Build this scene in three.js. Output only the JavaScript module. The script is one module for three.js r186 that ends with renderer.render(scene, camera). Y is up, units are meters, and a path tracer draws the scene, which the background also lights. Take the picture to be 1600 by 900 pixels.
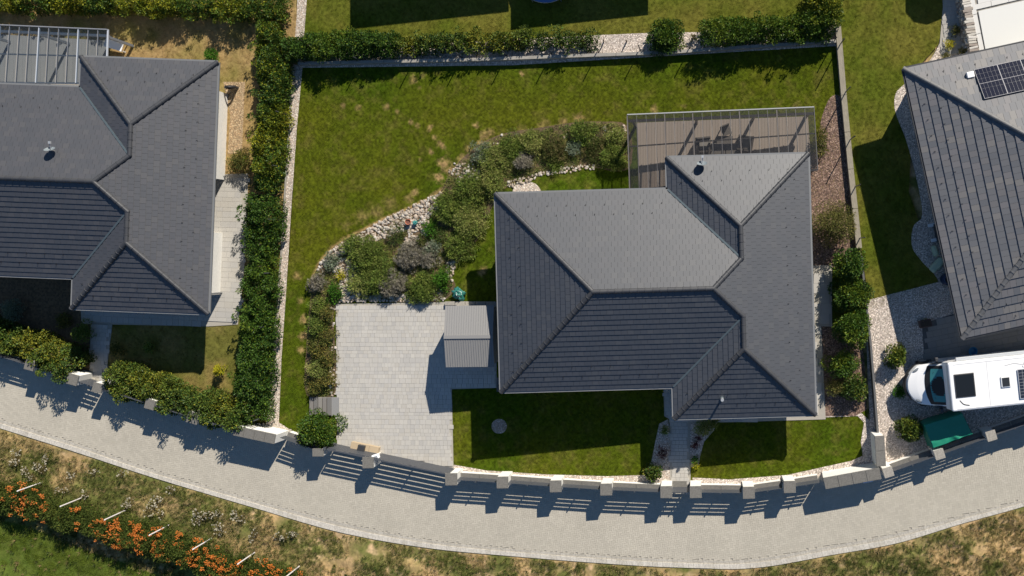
import * as THREE from 'three';
import { mergeGeometries } from 'three/addons/utils/BufferGeometryUtils.js';
import { RoundedBoxGeometry } from 'three/addons/geometries/RoundedBoxGeometry.js';

// ---------------------------------------------------------------- camera, sky, sun, exposure
const F = 1500, CX = 1090, CY = 390, H = F / 31;        // focal length and nadir point in photograph pixels, flying height in metres
const scene = new THREE.Scene();
const camera = new THREE.PerspectiveCamera(2 * Math.atan(510 / F) * 180 / Math.PI, 2180 / 1020, 1, 900);
camera.position.set(0, H, 0);
camera.up.set(0, 0, -1);
camera.lookAt(0, 0, 0);
camera.setViewOffset(2180, 1020, 0, 120, 1600, 900);
const SUN = new THREE.Vector3(0.64, 1, -1.21);
{                                                        // clear afternoon sky: deep blue overhead, paler towards the horizon
  const w = 256, h = 128, d = new Float32Array(w * h * 4), sd = SUN.clone().normalize();
  for (let j = 0; j < h; j++) for (let i = 0; i < w; i++) {
    const el = ((j + .5) / h - .5) * Math.PI, az = ((i + .5) / w - .5) * 2 * Math.PI, y = Math.sin(el), c = Math.cos(el), t = Math.pow(1 - Math.max(0, y), 3.2), k = 4 * (j * w + i), g = Math.max(0, sd.x * c * Math.cos(az) + sd.y * y + sd.z * c * Math.sin(az)), au = .10 * Math.pow(g, 18);
    d[k] = .042 + .085 * t + au; d[k + 1] = .092 + .095 * t + au * .95; d[k + 2] = .195 + .085 * t + au * .85; d[k + 3] = 1;
  }
  const t = new THREE.DataTexture(d, w, h, THREE.RGBAFormat, THREE.FloatType); t.mapping = THREE.EquirectangularReflectionMapping; t.magFilter = THREE.LinearFilter; t.needsUpdate = true; scene.background = t; scene.environment = t;
}
const sun = new THREE.DirectionalLight(new THREE.Color().setRGB(1, 0.93, 0.82), 5);
sun.name = 'sun_light';
sun.position.copy(SUN).multiplyScalar(60);
sun.castShadow = true;
sun.shadow.mapSize.set(4096, 4096);
Object.assign(sun.shadow.camera, { left: -48, right: 36, top: 34, bottom: -34, near: 1, far: 260 });
scene.add(sun, sun.target);
const renderer = new THREE.WebGLRenderer({ antialias: true });
renderer.toneMapping = THREE.LinearToneMapping;
renderer.toneMappingExposure = 1.42;
renderer.shadowMap.enabled = true;

// ---------------------------------------------------------------- helpers
const V = (x, y, z) => new THREE.Vector3(x, y, z);
function rng32(a) { return () => { a |= 0; a = a + 0x6D2B79F5 | 0; let t = Math.imul(a ^ a >>> 15, 1 | a); t = t + Math.imul(t ^ t >>> 7, 61 | t) ^ t; return ((t ^ t >>> 14) >>> 0) / 4294967296; }; }
const rnd = rng32(20240917);
const rr = (a, b, r = rnd) => a + (b - a) * r();
const SL = 0.075, X0 = -6.1;                             // the site rises gently to the east
const G = (x) => SL * (x - X0);
const at = (px, py, y) => V((px - CX) / F * (H - y), y, (py - CY) / F * (H - y));
function gp(px, py, lift = 0) { const u = (px - CX) / F, x = u * (H - lift + SL * X0) / (1 + u * SL), y = G(x) + lift; return V(x, y, (py - CY) / F * (H - y)); }
const M2 = (px) => px / 31;                               // photograph pixels to metres on the ground
const taken = {};
function numbered(n) { taken[n] = (taken[n] ?? -1) + 1; return taken[n] ? n + '_' + String(taken[n]).padStart(3, '0') : n; }
function tag(o, label, category, group, kind) { o.userData.label = label; if (category) o.userData.category = category; if (group) o.userData.group = group; if (kind) o.userData.kind = kind; return o; }
function thing(name, label, category, pos, turn = 0, group) {
  const o = new THREE.Group(); o.name = numbered(name); o.position.copy(pos); o.rotation.y = turn; scene.add(o);
  return tag(o, label, category, group);
}
function part(name, geo, m, parent) { const o = new THREE.Mesh(geo, m); o.name = name; o.castShadow = o.receiveShadow = true; parent.add(o); return o; }
function struct(name, geo, m, label) { const o = part(numbered(name), geo, m, scene); o.userData.kind = 'structure'; if (label) o.userData.label = label; return o; }
function box(w, h, d, x = 0, y = 0, z = 0, ry = 0, r = 0) {
  const g = r ? new RoundedBoxGeometry(w, h, d, 2, r) : new THREE.BoxGeometry(w, h, d);
  if (ry) g.rotateY(ry); g.translate(x, y, z); return g;
}
function cyl(r0, r1, h, x = 0, y = 0, z = 0, n = 12) { const g = new THREE.CylinderGeometry(r1, r0, h, n); g.translate(x, y + h / 2, z); return g; }
function bar(a, b, w, h) {                                // a bar of w x h section from point a to point b
  const d = b.clone().sub(a), L = d.length(), g = new THREE.BoxGeometry(L, h, w), x = d.clone().normalize();
  let z = V(x.z, 0, -x.x).negate(); if (z.lengthSq() < 1e-6) z = V(0, 0, 1); z.normalize(); const y = z.clone().cross(x);
  g.applyMatrix4(new THREE.Matrix4().makeBasis(x, y, z).setPosition(a.clone().add(b).multiplyScalar(.5))); return g;
}
const merge = (l) => { const n = l.map(g => { const t = g.index ? g.toNonIndexed() : g; return t; }); return mergeGeometries(n); };
function inside(poly, x, z) { let c = false; for (let i = 0, j = poly.length - 1; i < poly.length; j = i++) { const a = poly[i], b = poly[j]; if ((a.z > z) !== (b.z > z) && x < (b.x - a.x) * (z - a.z) / (b.z - a.z) + a.x) c = !c; } return c; }
function edgeDist(poly, x, z) { let m = 1e9; for (let i = 0, j = poly.length - 1; i < poly.length; j = i++) { const a = poly[j], b = poly[i], dx = b.x - a.x, dz = b.z - a.z, t = Math.max(0, Math.min(1, ((x - a.x) * dx + (z - a.z) * dz) / (dx * dx + dz * dz + 1e-12))); m = Math.min(m, Math.hypot(x - a.x - t * dx, z - a.z - t * dz)); } return m; }
const px2 = (list, lift = 0) => list.map(([x, y]) => gp(x, y, lift));
function smooth(pts, n, closed = true) { return new THREE.CatmullRomCurve3(pts, closed, 'centripetal').getPoints(n); }
function sheetGeo(pts, lift) {                             // a flat sheet on the slope; uv in metres
  const g = new THREE.ShapeGeometry(new THREE.Shape(pts.map(p => new THREE.Vector2(p.x, -p.z)))), a = g.attributes.position, uv = g.attributes.uv, nn = g.attributes.normal;
  for (let i = 0; i < a.count; i++) { const x = a.getX(i), z = -a.getY(i); a.setXYZ(i, x, G(x) + lift, z); uv.setXY(i, x, z); nn.setXYZ(i, -SL / 1.0028, 1 / 1.0028, 0); }
  return g;
}
// value noise
const hash = (x, y, s) => { let h = Math.imul(x, 374761393) + Math.imul(y, 668265263) + Math.imul(s, 1274126177) | 0; h = Math.imul(h ^ h >>> 13, 1274126177); return ((h ^ h >>> 16) >>> 0) / 4294967296; };
function vn(x, y, s = 0, per = 0) {
  const xi = Math.floor(x), yi = Math.floor(y), fx = x - xi, fy = y - yi, u = fx * fx * (3 - 2 * fx), v = fy * fy * (3 - 2 * fy), w = per ? (k) => ((k % per) + per) % per : (k) => k;
  const a = hash(w(xi), w(yi), s), b = hash(w(xi + 1), w(yi), s), c = hash(w(xi), w(yi + 1), s), d = hash(w(xi + 1), w(yi + 1), s);
  return a + (b - a) * u + (c - a) * v + (a - b - c + d) * u * v;
}
const fbm = (x, y, s, o = 4) => { let t = 0, a = .5, n = 0; for (let i = 0; i < o; i++) { t += a * vn(x, y, s + i * 7); n += a; a *= .5; x *= 2.03; y *= 2.03; } return t / n; };
function tex(w, h, fn, srgb, period) {                     // fn(i, j) -> [r, g, b] 0..1 in the stored space; period in metres (uv in metres)
  const d = new Uint8Array(w * h * 4);
  for (let j = 0; j < h; j++) for (let i = 0; i < w; i++) { const c = fn(i, j), k = 4 * (j * w + i); d[k] = Math.max(0, Math.min(255, c[0] * 255)); d[k + 1] = Math.max(0, Math.min(255, c[1] * 255)); d[k + 2] = Math.max(0, Math.min(255, c[2] * 255)); d[k + 3] = 255; }
  const t = new THREE.DataTexture(d, w, h); t.magFilter = THREE.LinearFilter; t.minFilter = THREE.LinearMipmapLinearFilter; t.generateMipmaps = true; t.wrapS = t.wrapT = THREE.RepeatWrapping;
  if (srgb) t.colorSpace = THREE.SRGBColorSpace; if (period) t.repeat.set(1 / period, 1 / period); t.needsUpdate = true; return t;
}
const mixc = (a, b, t) => [a[0] + (b[0] - a[0]) * t, a[1] + (b[1] - a[1]) * t, a[2] + (b[2] - a[2]) * t];
const soft = (map) => new THREE.MeshPhysicalMaterial({ color: 0xffffff, map, roughness: 1, specularIntensity: .1, side: THREE.DoubleSide });
const mat = (r, g, b, rough = .8, extra = {}) => new THREE.MeshStandardMaterial({ color: new THREE.Color().setRGB(r, g, b), roughness: rough, side: THREE.DoubleSide, ...extra });

// ---------------------------------------------------------------- materials
const mottle = (base, amp, s, n = 256, per = 16) => tex(n, n, (i, j) => { const u = i / n, v = j / n; let f = .5 * vn(u * per, v * per, s, per) + .3 * vn(u * per * 4, v * per * 4, s + 3, per * 4) + .2 * hash(i, j, s); f = 1 + amp * (f - .5) * 2; return [base[0] * f, base[1] * f, base[2] * f]; }, true, 1);
const setRep = (t, m) => { const c = t.clone(); c.repeat.set(1 / m, 1 / m); c.needsUpdate = true; return c; };
const concreteTex = mottle([.8, .79, .77], .16, 11);
const grainTex = tex(256, 256, (i, j) => { const f = .5 + .25 * (vn(i / 8, j / 8, 5, 32) - .5) + .5 * (hash(i, j, 9) - .5); return [f, f, f]; }, false, 1);
const mConcrete = mat(.48, .46, .43, .9, { map: setRep(concreteTex, 2), bumpMap: setRep(grainTex, .8), bumpScale: .004 });
const mCap = mat(.24, .235, .225, .85, { map: setRep(concreteTex, 1.3) });
const mRender = mat(.78, .77, .75, .9, { map: setRep(mottle([.97, .97, .96], .04, 31), 1.7) });
const mWhite = mat(.8, .8, .8, .55);
const mWhiteGloss = new THREE.MeshPhysicalMaterial({ color: new THREE.Color().setRGB(.82, .82, .82), roughness: .35, clearcoat: .6, clearcoatRoughness: .15, side: THREE.DoubleSide });
const mDark = mat(.035, .037, .042, .5);
const mBlack = mat(.012, .012, .014, .6);
const mSlat = mat(.07, .075, .085, .45);
const mAlu = mat(.42, .44, .46, .4, { metalness: .4 });
const mGlass = new THREE.MeshPhysicalMaterial({ color: new THREE.Color().setRGB(.57, .55, .53), transmission: 1, thickness: 0, roughness: .3, ior: 1.5, side: THREE.DoubleSide });
const mDarkGlass = mat(.02, .024, .03, .08);
const mSteel = mat(.5, .5, .5, .35, { metalness: .8 });
const mTyre = mat(.018, .018, .018, .9);
const mBark = mat(.11, .08, .055, .95);
const mTerracotta = mat(.42, .15, .08, .85);
// gravel: rounded pebbles each of its own colour
function pebbles(n, cells, pal, joint, seed, period) {
  const pts = []; for (let y = 0; y < cells; y++) for (let x = 0; x < cells; x++) pts.push([x + .1 + .8 * hash(x, y, seed), y + .1 + .8 * hash(x, y, seed + 1), pal[Math.floor(hash(x, y, seed + 2) * pal.length)], .82 + .36 * hash(x, y, seed + 3)]);
  const hgt = new Float32Array(n * n), col = [];
  for (let j = 0; j < n; j++) for (let i = 0; i < n; i++) {
    const u = i / n * cells, v = j / n * cells, ci = Math.floor(u), cj = Math.floor(v); let d1 = 9, d2 = 9, b = null;
    for (let dy = -1; dy <= 1; dy++) for (let dx = -1; dx <= 1; dx++) { const xx = ci + dx, yy = cj + dy, p = pts[((yy + cells) % cells) * cells + (xx + cells) % cells], ddx = p[0] + (xx < 0 ? -cells : xx >= cells ? cells : 0) - u, ddy = p[1] + (yy < 0 ? -cells : yy >= cells ? cells : 0) - v, d = Math.hypot(ddx, ddy); if (d < d1) { d2 = d1; d1 = d; b = p; } else if (d < d2) d2 = d; }
    const e = Math.min(1, (d2 - d1) / .22); hgt[j * n + i] = Math.sqrt(e) * (1 - .3 * d1); const c = b[2]; col.push(mixc(joint, [c[0] * b[3], c[1] * b[3], c[2] * b[3]], Math.min(1, e * 1.6)));
  }
  return { map: tex(n, n, (i, j) => col[j * n + i], true, period), bumpMap: tex(n, n, (i, j) => { const f = hgt[j * n + i]; return [f, f, f]; }, false, period) };
}
const white3 = [[.82, .79, .75], [.77, .72, .67], [.72, .66, .61], [.84, .81, .78], [.68, .63, .58], [.79, .72, .66]];
const pinkPal = [[.83, .78, .73], [.77, .72, .68], [.86, .82, .78], [.71, .66, .62], [.81, .76, .72], [.66, .62, .57]];
const bigGravel = pebbles(512, 40, white3, [.50, .46, .42], 71, 1.9);
const yardGravel = pebbles(512, 44, pinkPal, [.46, .41, .38], 91, 2.3);
const barkPal = [[.48, .38, .33], [.42, .34, .30], [.56, .46, .41], [.36, .29, .26], [.64, .54, .48], [.50, .42, .33]];
const barkChips = pebbles(512, 46, barkPal, [.20, .15, .13], 17, 2.2);
const mGravel = mat(1, .99, .97, .95, { ...bigGravel, bumpScale: .02 });
const mYard = mat(1, 1, 1, .95, { ...yardGravel, bumpScale: .02 });
const mMulch = mat(1, 1, 1, .98, { ...barkChips, bumpScale: .025 });

// ---------------------------------------------------------------- ground colours over the whole site (3 cm a texel)
const SX = -38, SZ = -15, SW = 60, SH = 33;
const siteUV = (g) => { const p = g.attributes.position, u = g.attributes.uv ?? new THREE.BufferAttribute(new Float32Array(p.count * 2), 2); for (let i = 0; i < p.count; i++) u.setXY(i, (p.getX(i) - SX) / SW, (p.getZ(i) - SZ) / SH); g.setAttribute('uv', u); return g; };
const TW = 2048, TH = 1126;
// bare patches of the main lawn: photograph pixel, radius in pixels, strength
const bare = [[536, 166, 5, .8], [560, 168, 6, .6], [604, 166, 6, .9], [620, 174, 5, .7], [642, 191, 5, .7], [652, 196, 5, .7], [672, 200, 6, 1], [678, 215, 5, .8], [690, 226, 8, 1], [674, 238, 5, .9], [656, 249, 4, .5], [744, 196, 6, 1], [693, 256, 11, 1.1], [703, 266, 11, 1.1], [686, 278, 9, 1.1], [648, 301, 7, .9], [757, 212, 10, 1], [765, 205, 9, .8], [752, 226, 9, .9], [733, 232, 8, .7], [720, 248, 9, .8], [463, 432, 7, .9], [470, 470, 7, .7], [475, 500, 9, 1], [474, 525, 9, 1.1], [471, 548, 8, .9], [646, 125, 8, .7], [660, 118, 7, .5], [655, 138, 4, .4], [815, 115, 5, .9], [905, 185, 10, .9], [880, 190, 9, .7], [1023, 171, 7, .8], [755, 425, 9, .9], [735, 397, 5, .7], [640, 310, 8, .7], [700, 290, 7, .6], [1070, 166, 5, .5], [815, 205, 12, .5], [850, 195, 11, .5], [470, 435, 5, .4], [1245, 165, 8, .4], [565, 340, 13, .55], [590, 333, 12, .5], [610, 320, 12, .45], [540, 352, 11, .4], [1328, 285, 8, .5], [1345, 610, 6, .4]].map(([x, y, r, s]) => { const p = gp(x, y); return [p.x, p.z, r / 31, s]; });
const rockEdge = [[486, 455], [490, 435], [500, 412], [517, 390], [540, 374], [570, 359], [600, 343], [640, 326], [668, 313], [690, 297]].map(p => gp(...p));
const distLine = (pts, x, z) => { let m = 1e9; for (let i = 1; i < pts.length; i++) { const a = pts[i - 1], b = pts[i], dx = b.x - a.x, dz = b.z - a.z, t = Math.max(0, Math.min(1, ((x - a.x) * dx + (z - a.z) * dz) / (dx * dx + dz * dz))); m = Math.min(m, Math.hypot(x - a.x - t * dx, z - a.z - t * dz)); } return m; };
const lawnDry = (x, z) => {                               // 0 lush .. 1 bare soil, wear patches with ragged outlines
  let d = 0;
  if (x > -22 && x < 9 && z > -12 && z < 9) {
    const w = (vn(x * 6, z * 6, 40) - .5) * .9 + (vn(x * 17, z * 17, 43) - .5) * .6;
    for (const [bx, bz, br, s] of bare) { const q = Math.hypot(x - bx, z - bz) / br; if (q < 2) d = Math.max(d, .8 * s * Math.max(0, Math.min(1, 1.15 - q + w * .8))); }
    const e = distLine(rockEdge, x, z); if (e < .5) d = Math.max(d, .9 * Math.max(0, Math.min(1, 1.2 - e / .16 + w * .5)));
  }
  return d;
};
const lawnTone = (x, z) => {                              // kinds of turf over the site: yellow-brown in the west plots, olive in the north and east ones
  const patch = Math.max(0, Math.min(1, (fbm(x * .3, z * .3, 50, 3) - .3) * 2.2)), fine = fbm(x * 2.2, z * 2.2, 60, 3);
  let c = mixc([.100, .158, .006], [.165, .185, .011], patch);
  c = mixc(c, [.25, .22, .05], Math.max(0, fine - .5) * 1.6);
  return c;
};
const soil = [.56, .46, .32];
const lawnTex = (fn) => tex(TW, TH, (i, j) => { const x = SX + (i + .5) / TW * SW, z = SZ + (j + .5) / TH * SH; let c = fn(x, z); const n = .35 + .55 * hash(i, j, 3) + .8 * vn(i / 3.4, j / 3.4, 6); return [Math.sqrt(c[0] * n), Math.sqrt(c[1] * n), Math.sqrt(c[2] * n)]; }, true);
const mLawn = soft(lawnTex((x, z) => mixc(lawnTone(x, z).map(v => v * .62), soil.map(v => v * v * 1.25), lawnDry(x, z))));
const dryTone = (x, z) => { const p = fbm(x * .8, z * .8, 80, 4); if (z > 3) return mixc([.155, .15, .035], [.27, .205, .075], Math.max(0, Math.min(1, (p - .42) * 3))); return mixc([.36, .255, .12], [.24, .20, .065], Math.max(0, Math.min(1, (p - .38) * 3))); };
const oliveTone = (x, z) => { const p = fbm(x * .7, z * .7, 85, 4); return mixc([.165, .155, .028], [.105, .130, .012], Math.max(0, Math.min(1, (p - .3) * 2.2))); };
const greenLawn = px2([[-40, 806], [40, 822], [110, 850], [190, 880], [250, 900], [250, 960], [-40, 960]]);
const meadowTone = (x, z) => { if (z > 12 && inside(greenLawn, x, z)) return mixc([.09, .14, .02], [.14, .165, .035], fbm(x * 2, z * 2, 77, 3)); const p = fbm(x * .9, z * .9, 87, 4) + (x < -24 ? .1 : 0), q = fbm(x * 2.4, z * 2.4, 89, 3) - (x < -24 ? .08 : 0); let c = mixc([.46, .33, .17], [.16, .17, .05], Math.max(0, Math.min(1, (p - .36) * 3.2))); return mixc(c, [.58, .42, .25], Math.max(0, (q - .58) * 4)); };
const half = (f) => tex(1024, 563, (i, j) => { const x = SX + (i + .5) / 1024 * SW, z = SZ + (j + .5) / 563 * SH, c = f(x, z), n = .7 + .6 * hash(i, j, 5) * .7 + .2 * vn(i / 2, j / 2, 4); return [Math.sqrt(c[0] * n), Math.sqrt(c[1] * n), Math.sqrt(c[2] * n)]; }, true);
const mDry = soft(half(dryTone));
const mOlive = soft(half(oliveTone));
const mMeadow = soft(half(meadowTone));

// ---------------------------------------------------------------- ground sheets
{ const g = new THREE.PlaneGeometry(500, 500, 40, 40); g.rotateX(-Math.PI / 2); const a = g.attributes.position; for (let i = 0; i < a.count; i++) a.setY(i, G(a.getX(i)) - .16); g.computeVertexNormals(); siteUV(g); struct('ground', g, mMeadow, 'rough meadow ground around the plots'); }
const P = {};                                             // outlines on the ground, by name, for later tests
function lay(key, name, pts, lift, m, label, site) { P[key] = pts; const g = sheetGeo(pts, lift); if (site) siteUV(g); return struct(name, g, m, label); }
lay('lawn', 'lawn', px2([[468, 104], [1306, 66], [1316, 170], [1330, 330], [1345, 480], [1352, 600], [1362, 735], [1200, 755], [708, 742], [523, 704], [440, 670], [424, 665], [452, 400]]), 0, mLawn, 'mown green lawn of the middle plot with bare patches', true);
lay('westPlot', 'lawn', px2([[-60, -30], [462, -30], [466, 100], [440, 400], [416, 662], [300, 645], [140, 596], [-60, 540]]), -.008, mDry, 'dry yellowed lawn of the left plot', true);
lay('northPlot', 'lawn', px2([[470, -60], [1310, -60], [1304, 72], [466, 104]]), -.012, mOlive, 'olive lawn beyond the back hedge', true);
lay('eastPlot', 'lawn', px2([[1306, -60], [1475, -60], [1475, 30], [1466, 70], [1430, 110], [1420, 300], [1440, 360], [1465, 440], [1440, 470], [1360, 482], [1336, 330], [1318, 170]]), -.004, mOlive, 'olive lawn beside the solar roof house', true);
lay('eastYard', 'gravel_yard', px2([[1352, 470], [1700, 380], [1700, 640], [1620, 655], [1390, 735], [1364, 742], [1356, 600]]), .006, mYard, 'pinkish gravel yard around the motorhome', false);
lay('eastSide', 'gravel_yard', smooth(px2([[1478, -40], [1540, -40], [1560, 120], [1620, 300], [1640, 470], [1500, 500], [1468, 470], [1466, 438], [1440, 408], [1425, 385], [1428, 352], [1440, 340], [1432, 280], [1416, 220], [1398, 170], [1400, 145], [1415, 130], [1440, 110], [1464, 76], [1474, 45]]), 90), .010, mYard, 'curved gravel border round the solar roof house', false);
// gravel strips
lay('westStrip', 'gravel_strip', px2([[459, 100], [473, 104], [464, 200], [455, 330], [447, 460], [440, 560], [436, 660], [473, 684], [470, 694], [418, 680], [416, 662], [428, 520], [442, 380], [450, 240]]), .012, mGravel, 'pale gravel strip along the left hedge', false);
lay('frontStrip', 'gravel_strip', px2([[709, 726], [760, 735], [850, 741], [950, 744], [1006, 742], [1018, 720], [1024, 690], [1030, 662], [1044, 655], [1048, 690], [1048, 756], [1040, 764], [950, 758], [850, 754], [760, 748], [708, 742]]), .012, mGravel, 'pale gravel strip inside the front wall, left of the path', false);
lay('frontStrip2', 'gravel_strip', px2([[1082, 746], [1140, 749], [1230, 742], [1330, 720], [1348, 712], [1345, 690], [1350, 660], [1340, 650], [1290, 652], [1284, 640], [1340, 640], [1362, 660], [1374, 735], [1300, 748], [1200, 762], [1084, 764]]), .012, mYard, 'pale gravel strip inside the front wall, right of the path', false);
lay('pathBed', 'gravel_strip', px2([[1078, 650], [1125, 648], [1116, 672], [1100, 690], [1094, 712], [1092, 726], [1079, 730]]), .014, mYard, 'gravel bed of small shrubs right of the front path', false);
lay('mulch', 'mulch_bed', smooth(px2([[1300, 150], [1312, 150], [1326, 220], [1336, 330], [1342, 420], [1298, 418], [1262, 416], [1262, 250], [1276, 230], [1285, 180]]), 50), .016, mMulch, 'reddish bark mulch bed between the pergola and the boundary', false);
lay('mulch2', 'mulch_bed', px2([[1272, 508], [1342, 508], [1350, 560], [1354, 640], [1336, 650], [1290, 650], [1280, 640]]), .016, mMulch, 'dark bark mulch bed below the slab path', false);
lay('gravelRound', 'gravel_circle', smooth(px2([[801, 303], [803, 292], [812, 286], [826, 284], [838, 288], [846, 300], [846, 315], [801, 315]]), 40), .012, mGravel, 'round pale gravel patch by the house corner', false);
lay('gravelRing', 'gravel_circle', smooth(Array.from({ length: 12 }, (_, i) => gp(780 + 12 * Math.cos(i / 6 * Math.PI), 666 + 11.5 * Math.sin(i / 6 * Math.PI))), 36), .012, mat(.66, .66, .65, .95, { ...bigGravel, bumpScale: .02 }), 'small round gravel patch in the front lawn', false);
lay('northBed', 'gravel_strip', px2([[466, 88], [640, 72], [800, 61], [1000, 52], [1100, 50], [1306, 36], [1306, 72], [1100, 84], [1000, 90], [800, 102], [640, 104], [468, 106]]), .014, mYard, 'pale stony planting strip along the back boundary', false);
const rockPts = smooth(px2([[486, 458], [489, 435], [500, 412], [517, 390], [540, 374], [570, 359], [600, 343], [640, 326], [668, 313], [690, 297], [702, 272], [722, 248], [755, 222], [790, 208], [840, 200], [900, 191], [940, 190], [980, 196], [984, 262], [962, 268], [930, 262], [895, 262], [850, 272], [820, 280], [795, 290], [776, 310], [762, 340], [746, 375], [722, 402], [706, 432], [712, 446], [696, 468], [610, 472], [527, 474], [524, 545], [523, 618], [500, 623], [480, 618], [479, 540]]), 140);
P.rock = rockPts;
const rockSoil = tex(512, 512, (i, j) => { const f = .7 + .35 * vn(i / 16, j / 16, 3, 32) + .35 * (hash(i, j, 2) - .5); return [.47 * f, .39 * f, .29 * f]; }, true, 2.5);
const rockGarden = struct('rock_garden', sheetGeo(rockPts, .018), mat(.8, .8, .8, .97, { map: rockSoil }), 'curving rock garden bed of low shrubs and pale stones');
lay('northStrip', 'gravel_strip', px2([[466, -40], [482, -40], [478, 20], [474, 70], [460, 72], [464, 20]]), .010, mGravel, 'pale gravel strip going back from the hedge corner', false);
// dry wild bed in the left plot: gravel border by the house and under-hedge soil
lay('westGravel', 'gravel_strip', px2([[349, 128], [383, 128], [378, 240], [356, 240], [360, 180]]), .010, mat(.75, .62, .42, .95, { ...bigGravel, bumpScale: .02 }), 'tan gravel strip beside the left house wall', false);
lay('westDark', 'planting_bed', px2([[-60, 420], [110, 420], [140, 500], [150, 590], [-60, 545]]), .004, mat(.8, .8, .8, .97, { map: rockSoil }), 'planted bed in front of the left house', false);

// ---------------------------------------------------------------- paving made of single stones
const PAVE = .045;
function paving(key, name, pts, opt, label) {
  P[key] = pts; const poly = pts, lift = opt.lift ?? .02, root = struct(name, sheetGeo(pts, lift), opt.joint, label);
  const c = pts.reduce((s, p) => s.add(p), V(0, 0, 0)).multiplyScalar(1 / pts.length), a = opt.turn ?? 0, ca = Math.cos(a), sa = Math.sin(a), q = [], r = rng32(opt.seed ?? 5);
  const R = Math.max(...pts.map(p => Math.hypot(p.x - c.x, p.z - c.z)));
  if (opt.herring) { // herringbone 2:1
    const w = opt.herring, n = Math.ceil(R / w / .9);
    const cell = (i, j) => { const k = ((i - j) % 4 + 4) % 4; return k; };
    for (let i = -n; i < n; i++) for (let j = -n; j < n; j++) { const k = cell(i, j); if (k === 0) q.push([(i + 1) * w, (j + .5) * w, 2 * w, w]); else if (k === 2) q.push([(i + .5) * w, (j + 1 - 1) * w + 0 * w, w, 2 * w]); }
  } else {
    let z = -R; let row = 0; while (z < R) { const d = opt.rows[row++ % opt.rows.length]; let x = -R + r() * .3; while (x < R) { const w = opt.widths[Math.floor(r() * opt.widths.length)]; q.push([x + w / 2, z + d / 2, w, d]); x += w; } z += d; }
  }
  const gap = opt.gap ?? .006, list = [];
  for (const [u, v, w, d] of q) {
    const x = c.x + u * ca + v * sa, z = c.z - u * sa + v * ca; if (!inside(poly, x, z)) continue;
    const e = Math.hypot(w, d) * .42; if (edgeDist(poly, x, z) < Math.min(w, d) * (opt.margin ?? .4)) continue; if (opt.skip?.(x, z)) continue;
    list.push([x, z, w - gap, d - gap]);
  }
  const tones = opt.tones, mats = tones.map(t => mat(t[0], t[1], t[2], .88, { bumpMap: setRep(grainTex, .5), bumpScale: .003 })), geos = {};
  const tilt = new THREE.Quaternion().setFromEuler(new THREE.Euler(0, 0, Math.atan(SL))), turn = new THREE.Quaternion().setFromAxisAngle(V(0, 1, 0), a), qq = tilt.clone().multiply(turn);
  let single = opt.single ? list.map((t, i) => [t[2] * t[3], i]).sort((p, s) => s[0] - p[0]).slice(0, opt.single).map(t => t[1]) : [];
  const set = new Set(single), rest = [];
  list.forEach((t, i) => {
    const ti = Math.floor(r() * tones.length), y = G(t[0]) + lift + .011 + r() * .003;
    if (set.has(i)) { const k = t[2].toFixed(3) + t[3].toFixed(3); const g = geos[k] ??= new RoundedBoxGeometry(t[2], .03, t[3], 1, .006); const o = part('paving_stone', g, mats[ti], root); o.position.set(t[0], y, t[1]); o.quaternion.copy(qq); }
    else rest.push([t, y, tones[ti]]);
  });
  if (rest.length) {
    const im = new THREE.InstancedMesh(new THREE.BoxGeometry(1, .03, 1), mat(1, 1, 1, .88), rest.length), m4 = new THREE.Matrix4(), col = new THREE.Color();
    rest.forEach(([t, y, tone], i) => { m4.compose(V(t[0], y, t[1]), qq, V(t[2], 1, t[3])); im.setMatrixAt(i, m4); const f = (.95 + .10 * r()) * (.94 + .12 * fbm(t[0] * .7, t[1] * .7, 66, 3)); im.setColorAt(i, col.setRGB(tone[0] * f, tone[1] * f, tone[2] * f)); });
    im.name = 'small_paving_stones'; im.userData.kind = 'stuff'; im.castShadow = im.receiveShadow = true; root.add(im);
  }
  return root;
}
const mJoint = mat(.35, .325, .28, .95), mJointDark = mat(.10, .10, .10, .95);
const roadTones = [[.412, .380, .316], [.420, .388, .324], [.403, .372, .310], [.41, .378, .316], [.425, .392, .328]];
const greyTones = [[.432, .412, .378], [.42, .403, .375], [.443, .423, .386], [.43, .406, .365], [.405, .39, .365], [.44, .42, .386], [.452, .43, .39]];
// road
const kerbIn = [[-130, 612], [-60, 636], [0, 655], [133, 697], [233, 732], [400, 781], [533, 816], [667, 843], [800, 857], [1000, 871], [1100, 875], [1150, 875], [1200, 870], [1300, 852], [1400, 833], [1500, 806], [1600, 780], [1680, 752], [1760, 720]];
const kerbOut = [[-135, 624], [-62, 649], [0, 668], [133, 710], [233, 743], [400, 793], [533, 831], [667, 855], [800, 868], [1000, 883], [1100, 887], [1150, 888], [1200, 884], [1300, 866], [1400, 848], [1500, 818], [1600, 790], [1684, 761], [1766, 729]];
const wallLine = [[-140, 512], [-60, 540], [0, 556], [46, 570], [139, 587], [172, 599], [256, 622], [325, 641], [400, 661], [446, 670], [512, 692], [590, 708], [714, 736], [792, 744], [874, 748], [950, 753], [1042, 757], [1088, 757], [1167, 757], [1229, 750], [1300, 743], [1372, 730], [1380, 728], [1458, 702], [1538, 672], [1610, 648], [1690, 620], [1770, 590]];
const kin = smooth(px2(kerbIn), 120, false), kout = smooth(px2(kerbOut), 120, false), wl = smooth(px2(wallLine), 120, false);
P.road = [...wl, ...kin.slice().reverse()];
paving('road', 'road', P.road, { joint: mJoint, herring: .105, turn: .16, tones: roadTones, seed: 8, lift: .0, gap: .005, margin: 0 }, 'curving lane of small beige herringbone pavers');
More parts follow.
